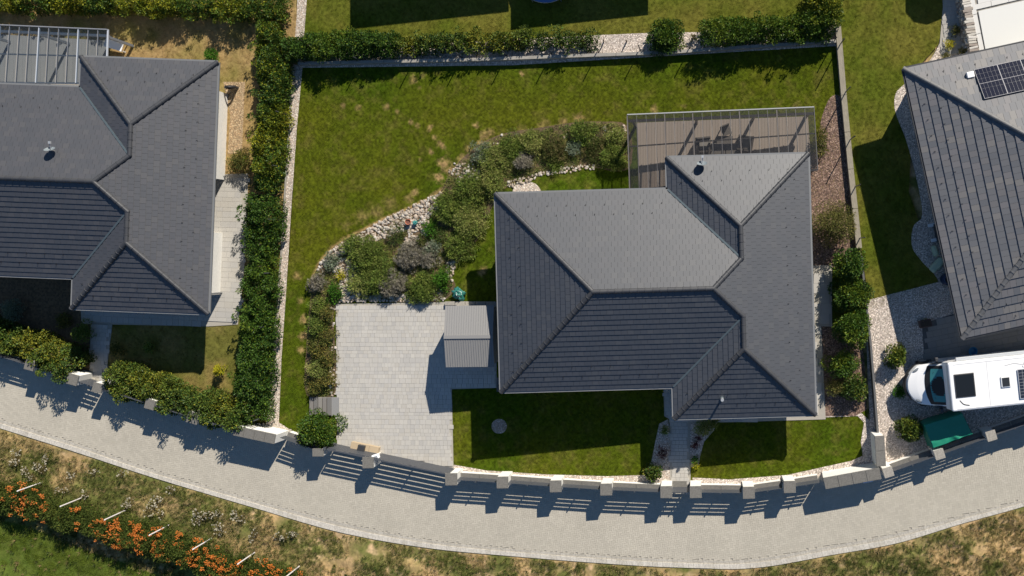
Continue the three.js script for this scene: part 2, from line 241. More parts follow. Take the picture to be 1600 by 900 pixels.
// kerb: cast concrete lengths with open joints
{
  const kerb = struct('kerb', sheetGeo([...kin, ...kout.slice().reverse()], .002), mJoint, 'pale concrete kerb along the lower side of the lane');
  const mi = [[.60, .58, .54], [.64, .62, .58], [.57, .55, .51]].map(t => mat(...t, .9, { map: setRep(concreteTex, .7) })), ms = [[.82, .79, .74], [.78, .75, .70], [.84, .81, .76], [.74, .71, .65]].map(t => mat(...t, .9, { map: setRep(concreteTex, .9), bumpMap: setRep(grainTex, .6), bumpScale: .005 }));
  const n = 250, ca = new THREE.CatmullRomCurve3(kin), cb = new THREE.CatmullRomCurve3(kout), A = ca.getSpacedPoints(n), B = cb.getSpacedPoints(n);
  const wedge = (a0, a1, b0, b1, h) => { const up = V(0, h, 0), t = [a0, a1, b1, b0], p = [], pu = (...q) => q.forEach(v => p.push(v.x, v.y, v.z)), T = t.map(v => v.clone().add(up)); pu(T[0], T[2], T[1], T[0], T[3], T[2]); for (let i = 0; i < 4; i++) { const j = (i + 1) % 4; pu(t[i], T[i], T[j], t[i], T[j], t[j]); } const g = new THREE.BufferGeometry(); g.setAttribute('position', new THREE.Float32BufferAttribute(p, 3)); g.computeVertexNormals(); const uv = new Float32Array(p.length / 3 * 2); for (let i = 0; i < p.length / 3; i++) { uv[2 * i] = p[3 * i] + p[3 * i + 1]; uv[2 * i + 1] = p[3 * i + 2]; } g.setAttribute('uv', new THREE.BufferAttribute(uv, 2)); return g; };
  for (let i = 0; i < n; i++) {
    const l = (p, q, t) => p.clone().lerp(q, t), e = .012, a0 = l(A[i], A[i + 1], e), a1 = l(A[i], A[i + 1], 1 - e), b0 = l(B[i], B[i + 1], e), b1 = l(B[i], B[i + 1], 1 - e);
    part('kerb_stone', wedge(l(a0, b0, .42), l(a1, b1, .42), b0, b1, .10), ms[Math.floor(rnd() * 4)], kerb); part('gutter_stone', wedge(l(a0, b0, .03), l(a1, b1, .03), l(a0, b0, .40), l(a1, b1, .40), .036), mi[Math.floor(rnd() * 3)], kerb);
  }
}
// driveway and other paved areas
paving('drive', 'driveway', px2([[525, 475], [697, 472], [776, 472], [776, 606], [706, 608], [709, 734], [640, 724], [527, 701]]), { joint: mJoint, rows: [.21, .21, .16, .21, .26], widths: [.16, .21, .26, .31, .21], tones: greyTones, seed: 12, turn: .008, single: 300 }, 'grey driveway of mixed paving stones beside the house');
paving('houseApron', 'house_apron', px2([[776, 590], [1050, 586], [1052, 604], [776, 612]]), { joint: mJointDark, rows: [.21], widths: [.21, .31], tones: greyTones, seed: 14, lift: .024 }, 'narrow paved strip along the south side of the house');
paving('frontPath', 'garden_path', px2([[1036, 590], [1078, 590], [1079, 756], [1047, 758], [1046, 655], [1038, 650]]), { joint: mJoint, rows: [.18, .16, .21], widths: [.21, .18, .26], tones: greyTones, seed: 15, lift: .028, single: 220 }, 'paved front path from the lane to the house');
paving('westTerrace', 'terrace', px2([[330, 273], [388, 271], [386, 360], [381, 430], [372, 507], [325, 510], [128, 506], [126, 478], [322, 478]]), { joint: mJoint, rows: [.31, .21], widths: [.31, .42, .52], tones: greyTones.map(t => t.map(v => v * .92)), seed: 16, single: 280, turn: -.04 }, 'paved terrace down the side of the left house');
paving('westPath', 'garden_path', px2([[142, 504], [176, 506], [165, 596], [140, 590]]), { joint: mJoint, rows: [.21], widths: [.21, .31], tones: greyTones, seed: 17, turn: -.04 }, 'paved path to the gate of the left plot');
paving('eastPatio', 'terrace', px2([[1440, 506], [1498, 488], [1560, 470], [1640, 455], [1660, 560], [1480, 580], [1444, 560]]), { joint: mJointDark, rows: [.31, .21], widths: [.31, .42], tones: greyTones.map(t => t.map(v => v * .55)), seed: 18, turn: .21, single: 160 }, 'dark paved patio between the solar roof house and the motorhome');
paving('eastPatio2', 'terrace', px2([[1474, 0], [1504, 0], [1512, 40], [1522, 78], [1470, 90], [1468, 70]]), { joint: mJoint, rows: [.21], widths: [.21], tones: greyTones.map(t => t.map(v => v * .8)), seed: 19, turn: .1, single: 200 }, 'small grey paved strip beside the stone wall');
paving('mainTerrace', 'terrace', px2([[1262, 505], [1283, 505], [1290, 655], [1060, 662], [1058, 640]]), { joint: mJoint, rows: [.4], widths: [.4], tones: greyTones, seed: 21, lift: .03 }, 'pale slab strip round the house corner');
paving('slabPath', 'slab_path', px2([[1266, 415], [1300, 414], [1300, 510], [1268, 510]]), { joint: mJoint, rows: [.5], widths: [.5], tones: [[.40, .38, .35], [.37, .355, .33]], seed: 22, lift: .026, single: 100 }, 'pale slab path at the right side of the house');

// meadow bank below the kerb: uneven ground with humps
{
  const n = 260, m = 70, p = [], idx = [], cb = new THREE.CatmullRomCurve3(kout).getSpacedPoints(n);
  for (let i = 0; i <= n; i++) for (let j = 0; j <= m; j++) { const b = cb[i], d = 13 * (j / m) ** 1.2, x = b.x - d * .12, z = b.z + d, k = Math.min(1, d / .8); p.push(x, G(x) + .06 - .03 * d + k * (.34 * (fbm(x * .8, z * .8, 7, 3) - .5) + .16 * (fbm(x * 3, z * 3, 9, 3) - .5)), z); }
  for (let i = 0; i < n; i++) for (let j = 0; j < m; j++) { const a = i * (m + 1) + j, b = a + m + 1; idx.push(a, a + 1, b, b, a + 1, b + 1); }
  const g = new THREE.BufferGeometry(); g.setAttribute('position', new THREE.Float32BufferAttribute(p, 3)); g.setIndex(idx); g.computeVertexNormals(); siteUV(g);
  struct('meadow_bank', g, mMeadow, 'rough bank of dry grass and weeds below the lane');
}
const bankY = (x, z) => { let best = 1e9, d = 0; for (const b of kout) { const q = Math.abs(b.x - x + (z - b.z) * -.12); if (q < best) { best = q; d = z - b.z; } } const k = Math.min(1, Math.max(0, d) / .8); return G(x) + .06 - .03 * d + k * (.34 * (fbm(x * .8, z * .8, 7, 3) - .5) + .16 * (fbm(x * 3, z * 3, 9, 3) - .5)); };
// stones of the rock garden
{
  const geos = [0, 1, 2, 3, 4].map(s => { const g = new THREE.IcosahedronGeometry(1, 1), a = g.attributes.position; for (let i = 0; i < a.count; i++) { const x = a.getX(i), y = a.getY(i), z = a.getZ(i), f = .72 + .56 * vn(x * 1.6 + 9 + s * 5, y * 1.6 + z * 2.1 + 20, s); a.setXYZ(i, x * f * 1.15, y * f * .62, z * f * .9); } g.computeVertexNormals(); return g; });
  const ms = [[.40, .355, .30], [.36, .30, .24], [.47, .43, .38], [.30, .24, .185], [.43, .35, .28]].map(t => mat(...t, .92, { bumpMap: grainTex, bumpScale: .01 }));
  const zones = [[[600, 343], [690, 300], [685, 330], [655, 352], [600, 372], [560, 388], [528, 402], [500, 420], [495, 440], [488, 448], [500, 412], [520, 388]], [[535, 398], [562, 420], [565, 468], [535, 470], [530, 440], [520, 420]], [[620, 460], [690, 452], [696, 470], [530, 472], [535, 462]], [[640, 350], [670, 345], [668, 395], [628, 392]], [[695, 410], [712, 405], [708, 440], [698, 430]], [[710, 255], [752, 268], [748, 290], [718, 288]], [[700, 268], [790, 206], [800, 214], [715, 280]], [[790, 285], [850, 266], [930, 256], [930, 264], [850, 275], [795, 294]], [[940, 192], [978, 196], [976, 214], [945, 205]], [[515, 480], [525, 480], [524, 618], [516, 618]], [[880, 205], [930, 200], [925, 225], [885, 230]]].map(z => px2(z));
  const dens = [.062, .06, .06, .07, .085, .1, .17, .085, .13, .17, .17], list = [];
  zones.forEach((z, k) => { const xs = z.map(p => p.x), zs = z.map(p => p.z), x0 = Math.min(...xs), x1 = Math.max(...xs), z0 = Math.min(...zs), z1 = Math.max(...zs), n = (x1 - x0) * (z1 - z0) / (dens[k] ** 2) * .62; for (let i = 0; i < n; i++) { const x = rr(x0, x1), zz = rr(z0, z1); if (inside(z, x, zz)) list.push([x, zz, rr(.03, .078) * (rnd() < .08 ? 1.4 : 1)]); } });
  list.sort((a, b) => b[2] - a[2]);
  const q = new THREE.Quaternion(), m4 = new THREE.Matrix4(), col = new THREE.Color(), rest = list.slice(300);
  list.slice(0, 300).forEach(([x, z, s]) => { const o = part('stone', geos[Math.floor(rnd() * 5)], ms[Math.floor(rnd() * 5)], rockGarden); o.position.set(x, G(x) + .018 + s * .3, z); o.rotation.y = rnd() * 6.28; o.scale.setScalar(s); });
  const im = new THREE.InstancedMesh(geos[0], mat(1, 1, 1, .92), rest.length);
  rest.forEach(([x, z, s], i) => { q.setFromAxisAngle(V(0, 1, 0), rnd() * 6.28); m4.compose(V(x, G(x) + .018 + s * .3, z), q, V(s, s, s)); im.setMatrixAt(i, m4); const c = ms[Math.floor(rnd() * 5)].color; im.setColorAt(i, c); });
  im.name = 'small_stones'; im.userData.kind = 'stuff'; im.castShadow = im.receiveShadow = true; rockGarden.add(im);
}

// ---------------------------------------------------------------- houses with tiled hip roofs
function clipRect(poly, u0, u1, v0, v1) {                 // polygon cut to a rectangle
  const cut = (P, f, ix) => { const o = []; for (let i = 0; i < P.length; i++) { const a = P[i], b = P[(i + 1) % P.length], fa = f(a), fb = f(b); if (fa >= 0) o.push(a); if (fa * fb < 0) { const t = fa / (fa - fb); o.push([a[0] + (b[0] - a[0]) * t, a[1] + (b[1] - a[1]) * t]); } } return o; };
  let p = cut(poly, a => a[0] - u0); if (p.length) p = cut(p, a => u1 - a[0]); if (p.length) p = cut(p, a => a[1] - v0); if (p.length) p = cut(p, a => v1 - a[1]);
  return p;
}
const area2 = (p) => { let s = 0; for (let i = 0; i < p.length; i++) { const a = p[i], b = p[(i + 1) % p.length]; s += a[0] * b[1] - a[1] * b[0]; } return s / 2; };
function roofOf(house, faces, spec, focus) {               // spec: gauge, width, tones, step; focus: the local point near which tiles are single meshes
  const deck = [], inv = new Map(), merged = { p: [], n: [], c: [] }, full = [];
  const roof = part('roof', new THREE.BufferGeometry(), mBlack, house), r = rng32(spec.seed);
  for (const f of faces) {
    const [A, B] = f, ux = B.clone().sub(A).normalize(), nrm = new THREE.Vector3(), tmp = f[2].clone().sub(A); nrm.crossVectors(ux, tmp).normalize(); if (nrm.y < 0) nrm.negate(); let uy = nrm.clone().cross(ux).normalize(); if (uy.y < 0) uy.negate(); if (ux.clone().cross(uy).dot(nrm) < 0) ux.negate();
    const to2 = (p) => { const d = p.clone().sub(A); return [d.dot(ux), d.dot(uy)]; }, poly = f.map(to2);
    const tri = THREE.ShapeUtils.triangulateShape(poly.map(p => new THREE.Vector2(...p)), []); for (const t of tri) for (const k of t) deck.push(f[k].x, f[k].y, f[k].z);
    const us = poly.map(p => p[0]), vs = poly.map(p => p[1]), u0 = Math.min(...us), u1 = Math.max(...us), v1 = Math.max(...vs), gz = spec.gauge, tw = spec.width, th = .022, st = spec.step;
    const P3 = (u, v, z) => A.clone().addScaledVector(ux, u).addScaledVector(uy, v).addScaledVector(nrm, z);
    for (let row = 0, v = -.03; v < v1; row++, v += gz) {
      const off = (row % 2 ? tw / 2 : 0) + u0 - tw;
      for (let u = off; u < u1; u += tw) {
        const q = clipRect(poly, u + .004, u + tw - .004, Math.max(v, -.03), v + gz + .03); if (q.length < 3) continue; const ar = Math.abs(area2(q)); if (ar < .0015) continue;
        const isFull = row > 0 && Math.abs(ar - (tw - .008) * (gz + .03)) < 1e-4, tone = Math.floor(r() * spec.tones.length), jit = (r() - .5) * .004, zt = (vv) => .034 + st + jit - st * 1.1 * (vv - v) / gz;
        if (isFull) { full.push({ u, v, tone, jit, P3, ux, uy, nrm, c: P3(u + tw / 2, v + gz / 2, .03) }); continue; }
        const qq = q.map(p => new THREE.Vector2(...p)); if (THREE.ShapeUtils.isClockWise(qq)) qq.reverse(); const t = THREE.ShapeUtils.triangulateShape(qq, []), col = spec.tones[tone];
        const push = (a, nv) => { merged.p.push(a.x, a.y, a.z); merged.n.push(nv.x, nv.y, nv.z); merged.c.push(...col); };
        const top = qq.map(p => P3(p.x, p.y, zt(p.y))), bot = qq.map(p => P3(p.x, p.y, zt(p.y) - th));
        const tn = nrm.clone().addScaledVector(uy, st * 1.1 / gz).normalize(); for (const k of t) { push(top[k[0]], tn); push(top[k[1]], tn); push(top[k[2]], tn); }
        for (let i = 0; i < qq.length; i++) { const j = (i + 1) % qq.length, d = top[j].clone().sub(top[i]), nv = d.cross(nrm).normalize(); [top[i], bot[i], top[j], top[j], bot[i], bot[j]].forEach(a => push(a, nv)); }
      }
    }
  }
  // full tiles: the nearest to the camera's view of the roof are single meshes
  const th = .022, tg = (() => { const g = new THREE.BoxGeometry(spec.width - .008, spec.gauge + .03, th), a = g.attributes.position; for (let i = 0; i < a.count; i++) a.setZ(i, a.getZ(i) - spec.step * 1.1 * (a.getY(i) / spec.gauge)); g.computeVertexNormals(); return g; })();
  const tm = (r, g, b, ex = {}) => new THREE.MeshPhysicalMaterial({ color: new THREE.Color().setRGB(r, g, b), roughness: spec.rough ?? .58, ior: spec.ior ?? 1.95, side: THREE.DoubleSide, ...ex }), mats = spec.tones.map(t => tm(...t));
  full.forEach(t => { t.d = t.c.distanceTo(focus); }); full.sort((a, b) => a.d - b.d);
  const m4 = new THREE.Matrix4(), place = (t) => { const v = t.v + (spec.gauge + .03) / 2, c = t.P3(t.u + spec.width / 2, v, .034 + spec.step + t.jit - spec.step * 1.1 * ((spec.gauge + .03) / 2) / spec.gauge - th / 2); return m4.makeBasis(t.ux, t.uy, t.nrm).setPosition(c); };
  const nS = 300;
  full.slice(0, nS).forEach(t => { const o = part('roof_tile', tg, mats[t.tone], roof); place(t).decompose(o.position, o.quaternion, o.scale); });
  const rest = full.slice(nS), im = new THREE.InstancedMesh(tg, tm(1, 1, 1), rest.length), col = new THREE.Color();
  rest.forEach((t, i) => { im.setMatrixAt(i, place(t)); im.setColorAt(i, col.setRGB(...spec.tones[t.tone])); }); im.name = 'roof_tiles_in_courses'; im.userData.kind = 'stuff'; im.castShadow = im.receiveShadow = true; if (rest.length) roof.add(im);
  { const g = new THREE.BufferGeometry(); g.setAttribute('position', new THREE.Float32BufferAttribute(merged.p, 3)); g.setAttribute('normal', new THREE.Float32BufferAttribute(merged.n, 3)); g.setAttribute('color', new THREE.Float32BufferAttribute(merged.c, 3)); const o = part('cut_roof_tiles', g, tm(1, 1, 1, { vertexColors: true }), roof); o.userData.kind = 'stuff'; }
  { const g = new THREE.BufferGeometry(); g.setAttribute('position', new THREE.Float32BufferAttribute(deck, 3)); g.computeVertexNormals(); roof.geometry = g; }
  return roof;
}
const capGeo = (() => { const L = .40, n = 8, p = [], rr0 = .125, rr1 = .108, add = (x, r, t) => [x, r * Math.sin(t), r * Math.cos(t) * 1.0]; const ring = (x, r) => Array.from({ length: n + 1 }, (_, i) => add(x, r, Math.PI * i / n)); const R0 = ring(-L / 2, rr0), R1 = ring(-L / 2 + .05, rr0), R1b = ring(-L / 2 + .055, rr1 + .006), R2 = ring(L / 2, rr1); const strip = (a, b) => { for (let i = 0; i < n; i++) p.push(...a[i], ...a[i + 1], ...b[i], ...b[i], ...a[i + 1], ...b[i + 1]); }; strip(R0, R1); strip(R1, R1b); strip(R1b, R2); for (let i = 0; i < n; i++) p.push(-L / 2, 0, 0, ...R0[i + 1], ...R0[i]); const g = new THREE.BufferGeometry(); g.setAttribute('position', new THREE.Float32BufferAttribute(p, 3)); g.computeVertexNormals(); return g; })();
function ridge(roof, a, b, m) {                            // ridge tiles from the lower end a to the upper end b
  const d = b.clone().sub(a), L = d.length(), n = Math.max(1, Math.round(L / .345)), x = d.normalize(), z = V(-x.z, 0, x.x).normalize(), y = z.clone().cross(x).multiplyScalar(-1); if (y.y < 0) { y.negate(); z.negate(); }
  const zz = x.clone().cross(y);
  for (let i = 0; i < n; i++) { const o = part('ridge_tile', capGeo, m[i % m.length], roof); new THREE.Matrix4().makeBasis(x, y, zz).setPosition(a.clone().addScaledVector(x, (i + .5) * L / n).addScaledVector(y, .045 + .004 * rnd())).decompose(o.position, o.quaternion, o.scale); }
}
function valley(roof, a, b, m) { const up = V(0, .065, 0); part('valley_flashing', bar(a.clone().add(up), b.clone().add(up), .09, .05), m, roof); }
function gutter(house, a, b, m, out) { const o = out.clone().multiplyScalar(.055); part('gutter', bar(a.clone().add(o).add(V(0, -.03, 0)), b.clone().add(o).add(V(0, -.03, 0)), .10, .08), m, house); }
const guardGeo = merge([box(.02, .01, .08, 0, .006, .02), box(.02, .04, .014, 0, .022, .05), box(.04, .012, .014, 0, .04, .05)]);
function guards(roof, faces, spec, every, rows) {          // small snow hooks in two staggered rows above each eave
  const mats = []; for (const f of faces) { const [A, B] = f, ux = B.clone().sub(A), L = ux.length(); ux.normalize(); const nrm = ux.clone().cross(f[2].clone().sub(A)).normalize(); if (nrm.y < 0) nrm.negate(); let uy = nrm.clone().cross(ux); if (uy.y < 0) uy.negate(); const poly = f.map(p => { const d = p.clone().sub(A); return V(d.dot(ux), 0, d.dot(uy)); }); rows.forEach((v, k) => { for (let u = every * (k % 2 ? .5 : 0) + .3; u < L; u += every) if (inside(poly, u, v) && edgeDist(poly, u, v) > .18) mats.push(new THREE.Matrix4().makeBasis(ux, nrm, ux.clone().cross(nrm)).setPosition(A.clone().addScaledVector(ux, u).addScaledVector(uy, v).addScaledVector(nrm, .045 + spec.step * .6))); }); }
  const im = new THREE.InstancedMesh(guardGeo, mBlack, mats.length); mats.forEach((m, i) => im.setMatrixAt(i, m)); im.name = 'snow_guards'; im.userData.kind = 'stuff'; im.castShadow = true; roof.add(im);
}
function windowAt(house, x, y, z, w, h, ry) { const f = part('window', merge([box(w, .08, .08, 0, h / 2, 0), box(w, .08, .08, 0, -h / 2, 0), box(.08, h, .08, -w / 2, 0, 0), box(.08, h, .08, w / 2, 0, 0), box(.06, h, .06, 0, 0, 0)]), mDark, house); f.position.set(x, y, z); f.rotation.y = ry; part('pane', box(w - .06, h - .06, .02), mDarkGlass, f); part('sill', box(w + .12, .04, .2, 0, -h / 2 - .06, 0), mAlu, f); return f; }
const tileTones = [[.025, .029, .038], [.022, .026, .035], [.029, .032, .041], [.024, .028, .037], [.027, .030, .038], [.026, .030, .039], [.025, .029, .038], [.033, .036, .043]];
const capMats = [[.038, .040, .046], [.044, .046, .051]].map(t => mat(...t, .52));
const mFlash = mat(.10, .13, .145, .5, { metalness: .3 });
const mGut = mat(.20, .205, .21, .5, { metalness: .2 });
function lHouse(label, ox, oz, turn, eaveY, baseY, seed, focus, mWall, gut, extra) {
  const o = thing('house', label, 'house', V(ox, baseY, oz), turn), e = eaveY - baseY, hw = e + 3.34 * .4, hm = e + 4.68 * .4;
  const NW = V(-14.85, e, -4.68), SW_ = V(-14.85, e, 4.68), Ni = V(-6.68, e, -4.68), Si = V(-6.68, e, 4.68), A = V(-6.68, e, -6.18), B = V(0, e, -6.18), C = V(0, e, 6.18), D = V(-6.68, e, 6.18);
  const Pp = V(-3.34, hw, -2.84), U = V(-3.34, hw, 2.84), Q = V(-3.34, hw, -1.34), T = V(-3.34, hw, 1.34), R = V(-4.68, hm, 0), R2 = V(-10.17, hm, 0);
  const faces = [[Ni, NW, R2, R, Q], [SW_, Si, T, R, R2], [NW, SW_, R2], [A, Ni, Q, Pp], [Si, D, U, T], [A, B, Pp], [D, C, U], [B, C, U, T, R, Q, Pp]], spec = { gauge: .262, width: .30, step: .026, tones: tileTones, seed, ...extra };
  const roof = roofOf(o, faces, spec, focus);
  for (const [a, b] of [[NW, R2], [SW_, R2], [R2, R], [Q, R], [T, R], [Q, Pp], [T, U], [A, Pp], [B, Pp], [D, U], [C, U]]) ridge(roof, a, b, capMats);
  valley(roof, Ni, Q, mFlash); valley(roof, Si, T, mFlash);
  guards(roof, [faces[0], faces[1], faces[2], faces[5], faces[6], faces[7], faces[3], faces[4]], spec, .9, [.75, 1.25]);
  for (const [a, b, n] of [[NW, Ni, V(0, 0, -1)], [SW_, Si, V(0, 0, 1)], [NW, SW_, V(-1, 0, 0)], [A, B, V(0, 0, -1)], [D, C, V(0, 0, 1)], [B, C, V(1, 0, 0)], [A, Ni, V(-1, 0, 0)], [Si, D, V(-1, 0, 0)]]) gutter(o, a, b, gut(n), n);
  const ov = .65, sh = (pts, y0, y1) => { const g = new THREE.ExtrudeGeometry(new THREE.Shape(pts.map(p => new THREE.Vector2(p[0], -p[1]))), { depth: y1 - y0, bevelEnabled: false }); g.rotateX(-Math.PI / 2); g.translate(0, y0, 0); return g; };
  // walls: the east side steps back between two bays, under the eave
  part('wall', sh([[-14.85 + ov, -4.68 + ov], [-6.68 + ov, -4.68 + ov], [-6.68 + ov, -6.18 + ov], [-1.9, -6.18 + ov], [-1.9, -5.0], [-ov, -5.0], [-ov, -.55], [-1.9, -.55], [-1.9, 2.2], [-ov, 2.2], [-ov, 5.4], [-1.9, 5.4], [-1.9, 6.18 - ov], [-6.68 + ov, 6.18 - ov], [-6.68 + ov, 4.68 - ov], [-14.85 + ov, 4.68 - ov]], -1.2, e - .12), mWall, o);
  part('soffit', sh([[-14.8, -4.63], [-6.63, -4.63], [-6.63, -6.13], [-.05, -6.13], [-.05, 6.13], [-6.63, 6.13], [-6.63, 4.63], [-14.8, 4.63]], e - .12, e - .06), mat(.5, .5, .5, .8), o);
  const wy = Math.max(.9, e - 1.25); windowAt(o, -14.85 + ov, wy, 1.2, 1.6, 1.2, Math.PI / 2); windowAt(o, -14.85 + ov, wy, -1.8, 1.2, 1.2, Math.PI / 2); windowAt(o, -11, wy, 4.68 - ov, 1.6, 1.3, 0); windowAt(o, -8, wy, 4.68 - ov, 1.2, 1.3, 0); windowAt(o, -3.9, wy, 6.18 - ov, 1.6, 1.3, 0); windowAt(o, -3.9, wy, -6.18 + ov, 2.2, 1.6, 0);
  const dr = part('door', box(1.0, 2.05, .08), mDark, o); dr.position.set(-6.68 + ov, e - 1.3, 5.1); dr.rotation.y = Math.PI / 2; part('handle', box(.03, .5, .05, .38, 0, .06), mSteel, dr);
  for (const [x, z] of [[-6.68 + ov - .08, 6.18 - ov + .08], [-14.85 + ov - .08, 4.68 - ov + .08], [-ov + .08, 5.3]]) part('downpipe', cyl(.045, .045, e, x, -.3, z, 8), mGut, o);
  return { o, roof, e };
}
function dish(label, p, s = 1, tilt = .5) {                // satellite dish on its bracket; p is the foot on the roof
  const o = thing('satellite_dish', label, 'satellite dish', p, 0), mD = mat(.17, .20, .22, .55);
  part('mast', cyl(.025, .025, .55 * s, 0, 0, 0, 8), mSteel, o);
  const g = new THREE.SphereGeometry(.62 * s, 20, 8, 0, 6.283, 0, .62); g.translate(0, -.62 * s * Math.cos(.62), 0); g.rotateX(Math.PI); const d = part('reflector', g, mD, o); d.position.set(0, .55 * s, -.06); d.rotation.set(-1.05, 0, 0);
  part('feed_arm', bar(V(0, .42 * s, -.05), V(.02, .55 * s, -.52 * s), .03, .03), mSteel, o); part('receiver', box(.1, .09, .12, .02, .57 * s, -.53 * s), mAlu, o); return o;
}
const gutMain = (n) => mGut;
const main = lHouse('middle house with the dark hip roof between driveway and mulch beds', 5.40, 1.64, 1.6 * Math.PI / 180, 2.8, G(-4) - .05, 101, V(-6, 3, 0), mRender, gutMain, {});
const westH = lHouse('left house with dark grey hip roof cut by the photo edge', -23.88, -3.04, -2.2 * Math.PI / 180, 1.1, G(-30) - .1, 202, V(-5, 3, 0), mRender, gutMain, { tones: tileTones.map(t => [t[0] * 1.25, t[1] * 1.15, t[2] * 1.08]), rough: .62 });
// house at the right edge: bigger tiles, plain hip roof
{
  const a = 12.3 * Math.PI / 180, e0 = 3.9, nw = at(1412, 108, e0), base = G(12) - .1, o = thing('house', 'right house with solar panels on its grey hip roof', 'house', V(nw.x, base, nw.z), a), e = e0 - base, D = 12.75, W = 17, t = .4, hr = e + D / 2 * t;
  const NW = V(0, e, 0), NE = V(W, e, 0), SE = V(W, e, D), SW_ = V(0, e, D), R1 = V(D / 2, hr, D / 2), R2 = V(W - D / 2, hr, D / 2), faces = [[NE, NW, R1, R2], [NW, SW_, R1], [SW_, SE, R2, R1], [SE, NE, R2]];
  const spec = { gauge: .418, width: .285, step: .034, tones: tileTones.map(q => q.map((v, i) => v * [5.0, 4.4, 3.6][i])), seed: 303, rough: .62, ior: 1.5 }, roof = roofOf(o, faces, spec, V(2.5, e, D * .5));
  const cm = [[.12, .12, .122], [.13, .13, .132]].map(q => mat(...q, .52)); for (const [p, q] of [[NW, R1], [SW_, R1], [NE, R2], [SE, R2], [R1, R2]]) ridge(roof, p, q, cm);
  guards(roof, faces, spec, .75, [.62, 1.3]);
  for (const [p, q, n] of [[NW, NE, V(0, 0, -1)], [SW_, SE, V(0, 0, 1)], [NW, SW_, V(-1, 0, 0)], [NE, SE, V(1, 0, 0)]]) gutter(o, p, q, mDark, n);
  part('wall', box(W - 1.3, e + .9, D - 1.3, W / 2, e / 2 - .55, D / 2), mRender, o); part('soffit', box(W - .1, .06, D - .1, W / 2, e - .09, D / 2), mat(.5, .5, .5, .8), o);
  for (const z of [3, 6.4, 9.8]) windowAt(o, .65, 1.6, z, 1.4, 1.2, Math.PI / 2); for (const x of [3, 8, 12]) windowAt(o, x, 1.6, D - .65, 1.6, 1.3, 0); for (const x of [4, 10]) windowAt(o, x, 1.6, .65, 2, 1.5, 0);
  const dr = part('door', box(1, 2.05, .1, 5.6, 1.0, D - .64), mDark, o); part('handle', box(.03, .4, .06, 5.95, 1.05, D - .57), mSteel, dr);
  // solar modules lie on the north slope, 6 cm above the tiles
  o.updateMatrixWorld(true); const up = V(0, 1, 0).applyAxisAngle(V(1, 0, 0), -Math.atan(t)), mCell = mat(.007, .008, .02, .12), mFrame = mat(.26, .26, .28, .5);
  const lab = ['first solar module of the upper row beside the white box', 'second solar module of the upper row beside the white box', 'third solar module of the upper row, cut by the photo edge', 'solar module of the lower row at the photo edge'];
  const sl = Math.atan(t), cs = Math.cos(sl);
  const p0 = at(1524, 108, 4.55), p0l = o.worldToLocal(p0.clone());
  [[0, 0], [1, 0], [2, 0], [2, 1], [3, 0], [3, 1]].forEach(([i, j], k) => {
    const mw = 1.06, ml = 1.56, u = p0l.x + i * (mw + .02) - j * .12, vv = p0l.z + j * (ml * cs + .02), pos = o.localToWorld(V(u + mw / 2, e + (vv + ml * cs / 2) * t + .15, vv + ml * cs / 2));
    const s = thing('solar_panel', lab[k] ?? (k === 4 ? 'solar module of the upper row outside the photo edge' : 'solar module of the lower row outside the photo edge'), 'solar panel', pos, 0, 'solar panels on the right roof'); s.quaternion.copy(new THREE.Quaternion().setFromEuler(new THREE.Euler(-sl, a, 0, 'YXZ')));
    part('frame', merge([box(mw, .04, .016, 0, 0, -ml / 2), box(mw, .04, .016, 0, 0, ml / 2), box(.016, .04, ml, -mw / 2, 0, 0), box(.016, .04, ml, mw / 2, 0, 0), box(mw, .036, .016, 0, 0, 0)]), mFrame, s);
    part('cell_field', box(mw - .03, .03, ml - .03, 0, 0, 0), mCell, s); for (let q = 1; q < 6; q++) part('cell_gap', box(.008, .033, ml - .03, -mw / 2 + q * mw / 6, 0, 0), mat(.05, .052, .07, .3), s);
    for (let q = 0; q < 3; q++) part('busbar', box(mw - .03, .032, .006, 0, 0, -ml / 2 + ml * [.17, .34, .67][q]), mat(.03, .034, .05, .3), s);
  });
  const bx = at(1516, 117, 4.4), jb = thing('roof_box', 'white connection box on the roof left of the solar panels', 'junction box', bx.setY(4.28), a); part('housing', box(.34, .2, .28, 0, .12, 0, 0, .03), mWhite, jb); part('conduit', box(.24, .06, .08, .28, .1, -.04), mDark, jb);
}
// vents and dishes on the roofs
{
  const onRoof = (h, px, py) => { h.o.updateMatrixWorld(true); const rc = new THREE.Raycaster(), t = at(px, py, 0), c = V(0, H, 0); rc.set(c, t.sub(c).normalize()); const m = h.roof.clone(false); m.material.side = THREE.DoubleSide; const tmp = new THREE.Mesh(h.roof.geometry, m.material); tmp.matrixWorld.copy(h.roof.matrixWorld); const hit = rc.intersectObject(tmp, false)[0]; return hit ? hit.point : at(px, py, 3.5); };
  dish('satellite dish at the back eave of the middle house', onRoof(main, 1097, 258).add(V(0, .03, 0)), .68);
  dish('satellite dish on the back slope of the left house', onRoof(westH, 86, 236).add(V(0, .03, 0)), .68);
  const p = onRoof(main, 1128, 622), o = thing('vent_pipe', 'slim vent pipe on the dark front roof slope', 'pipe', p); part('flashing', cyl(.14, .08, .16, 0, -.04, 0, 12), mFlash, o); part('tube', cyl(.05, .05, .55, 0, 0, 0, 10), mAlu, o); part('cowl', cyl(.085, .07, .1, 0, .55, 0, 12), mAlu, o);
}
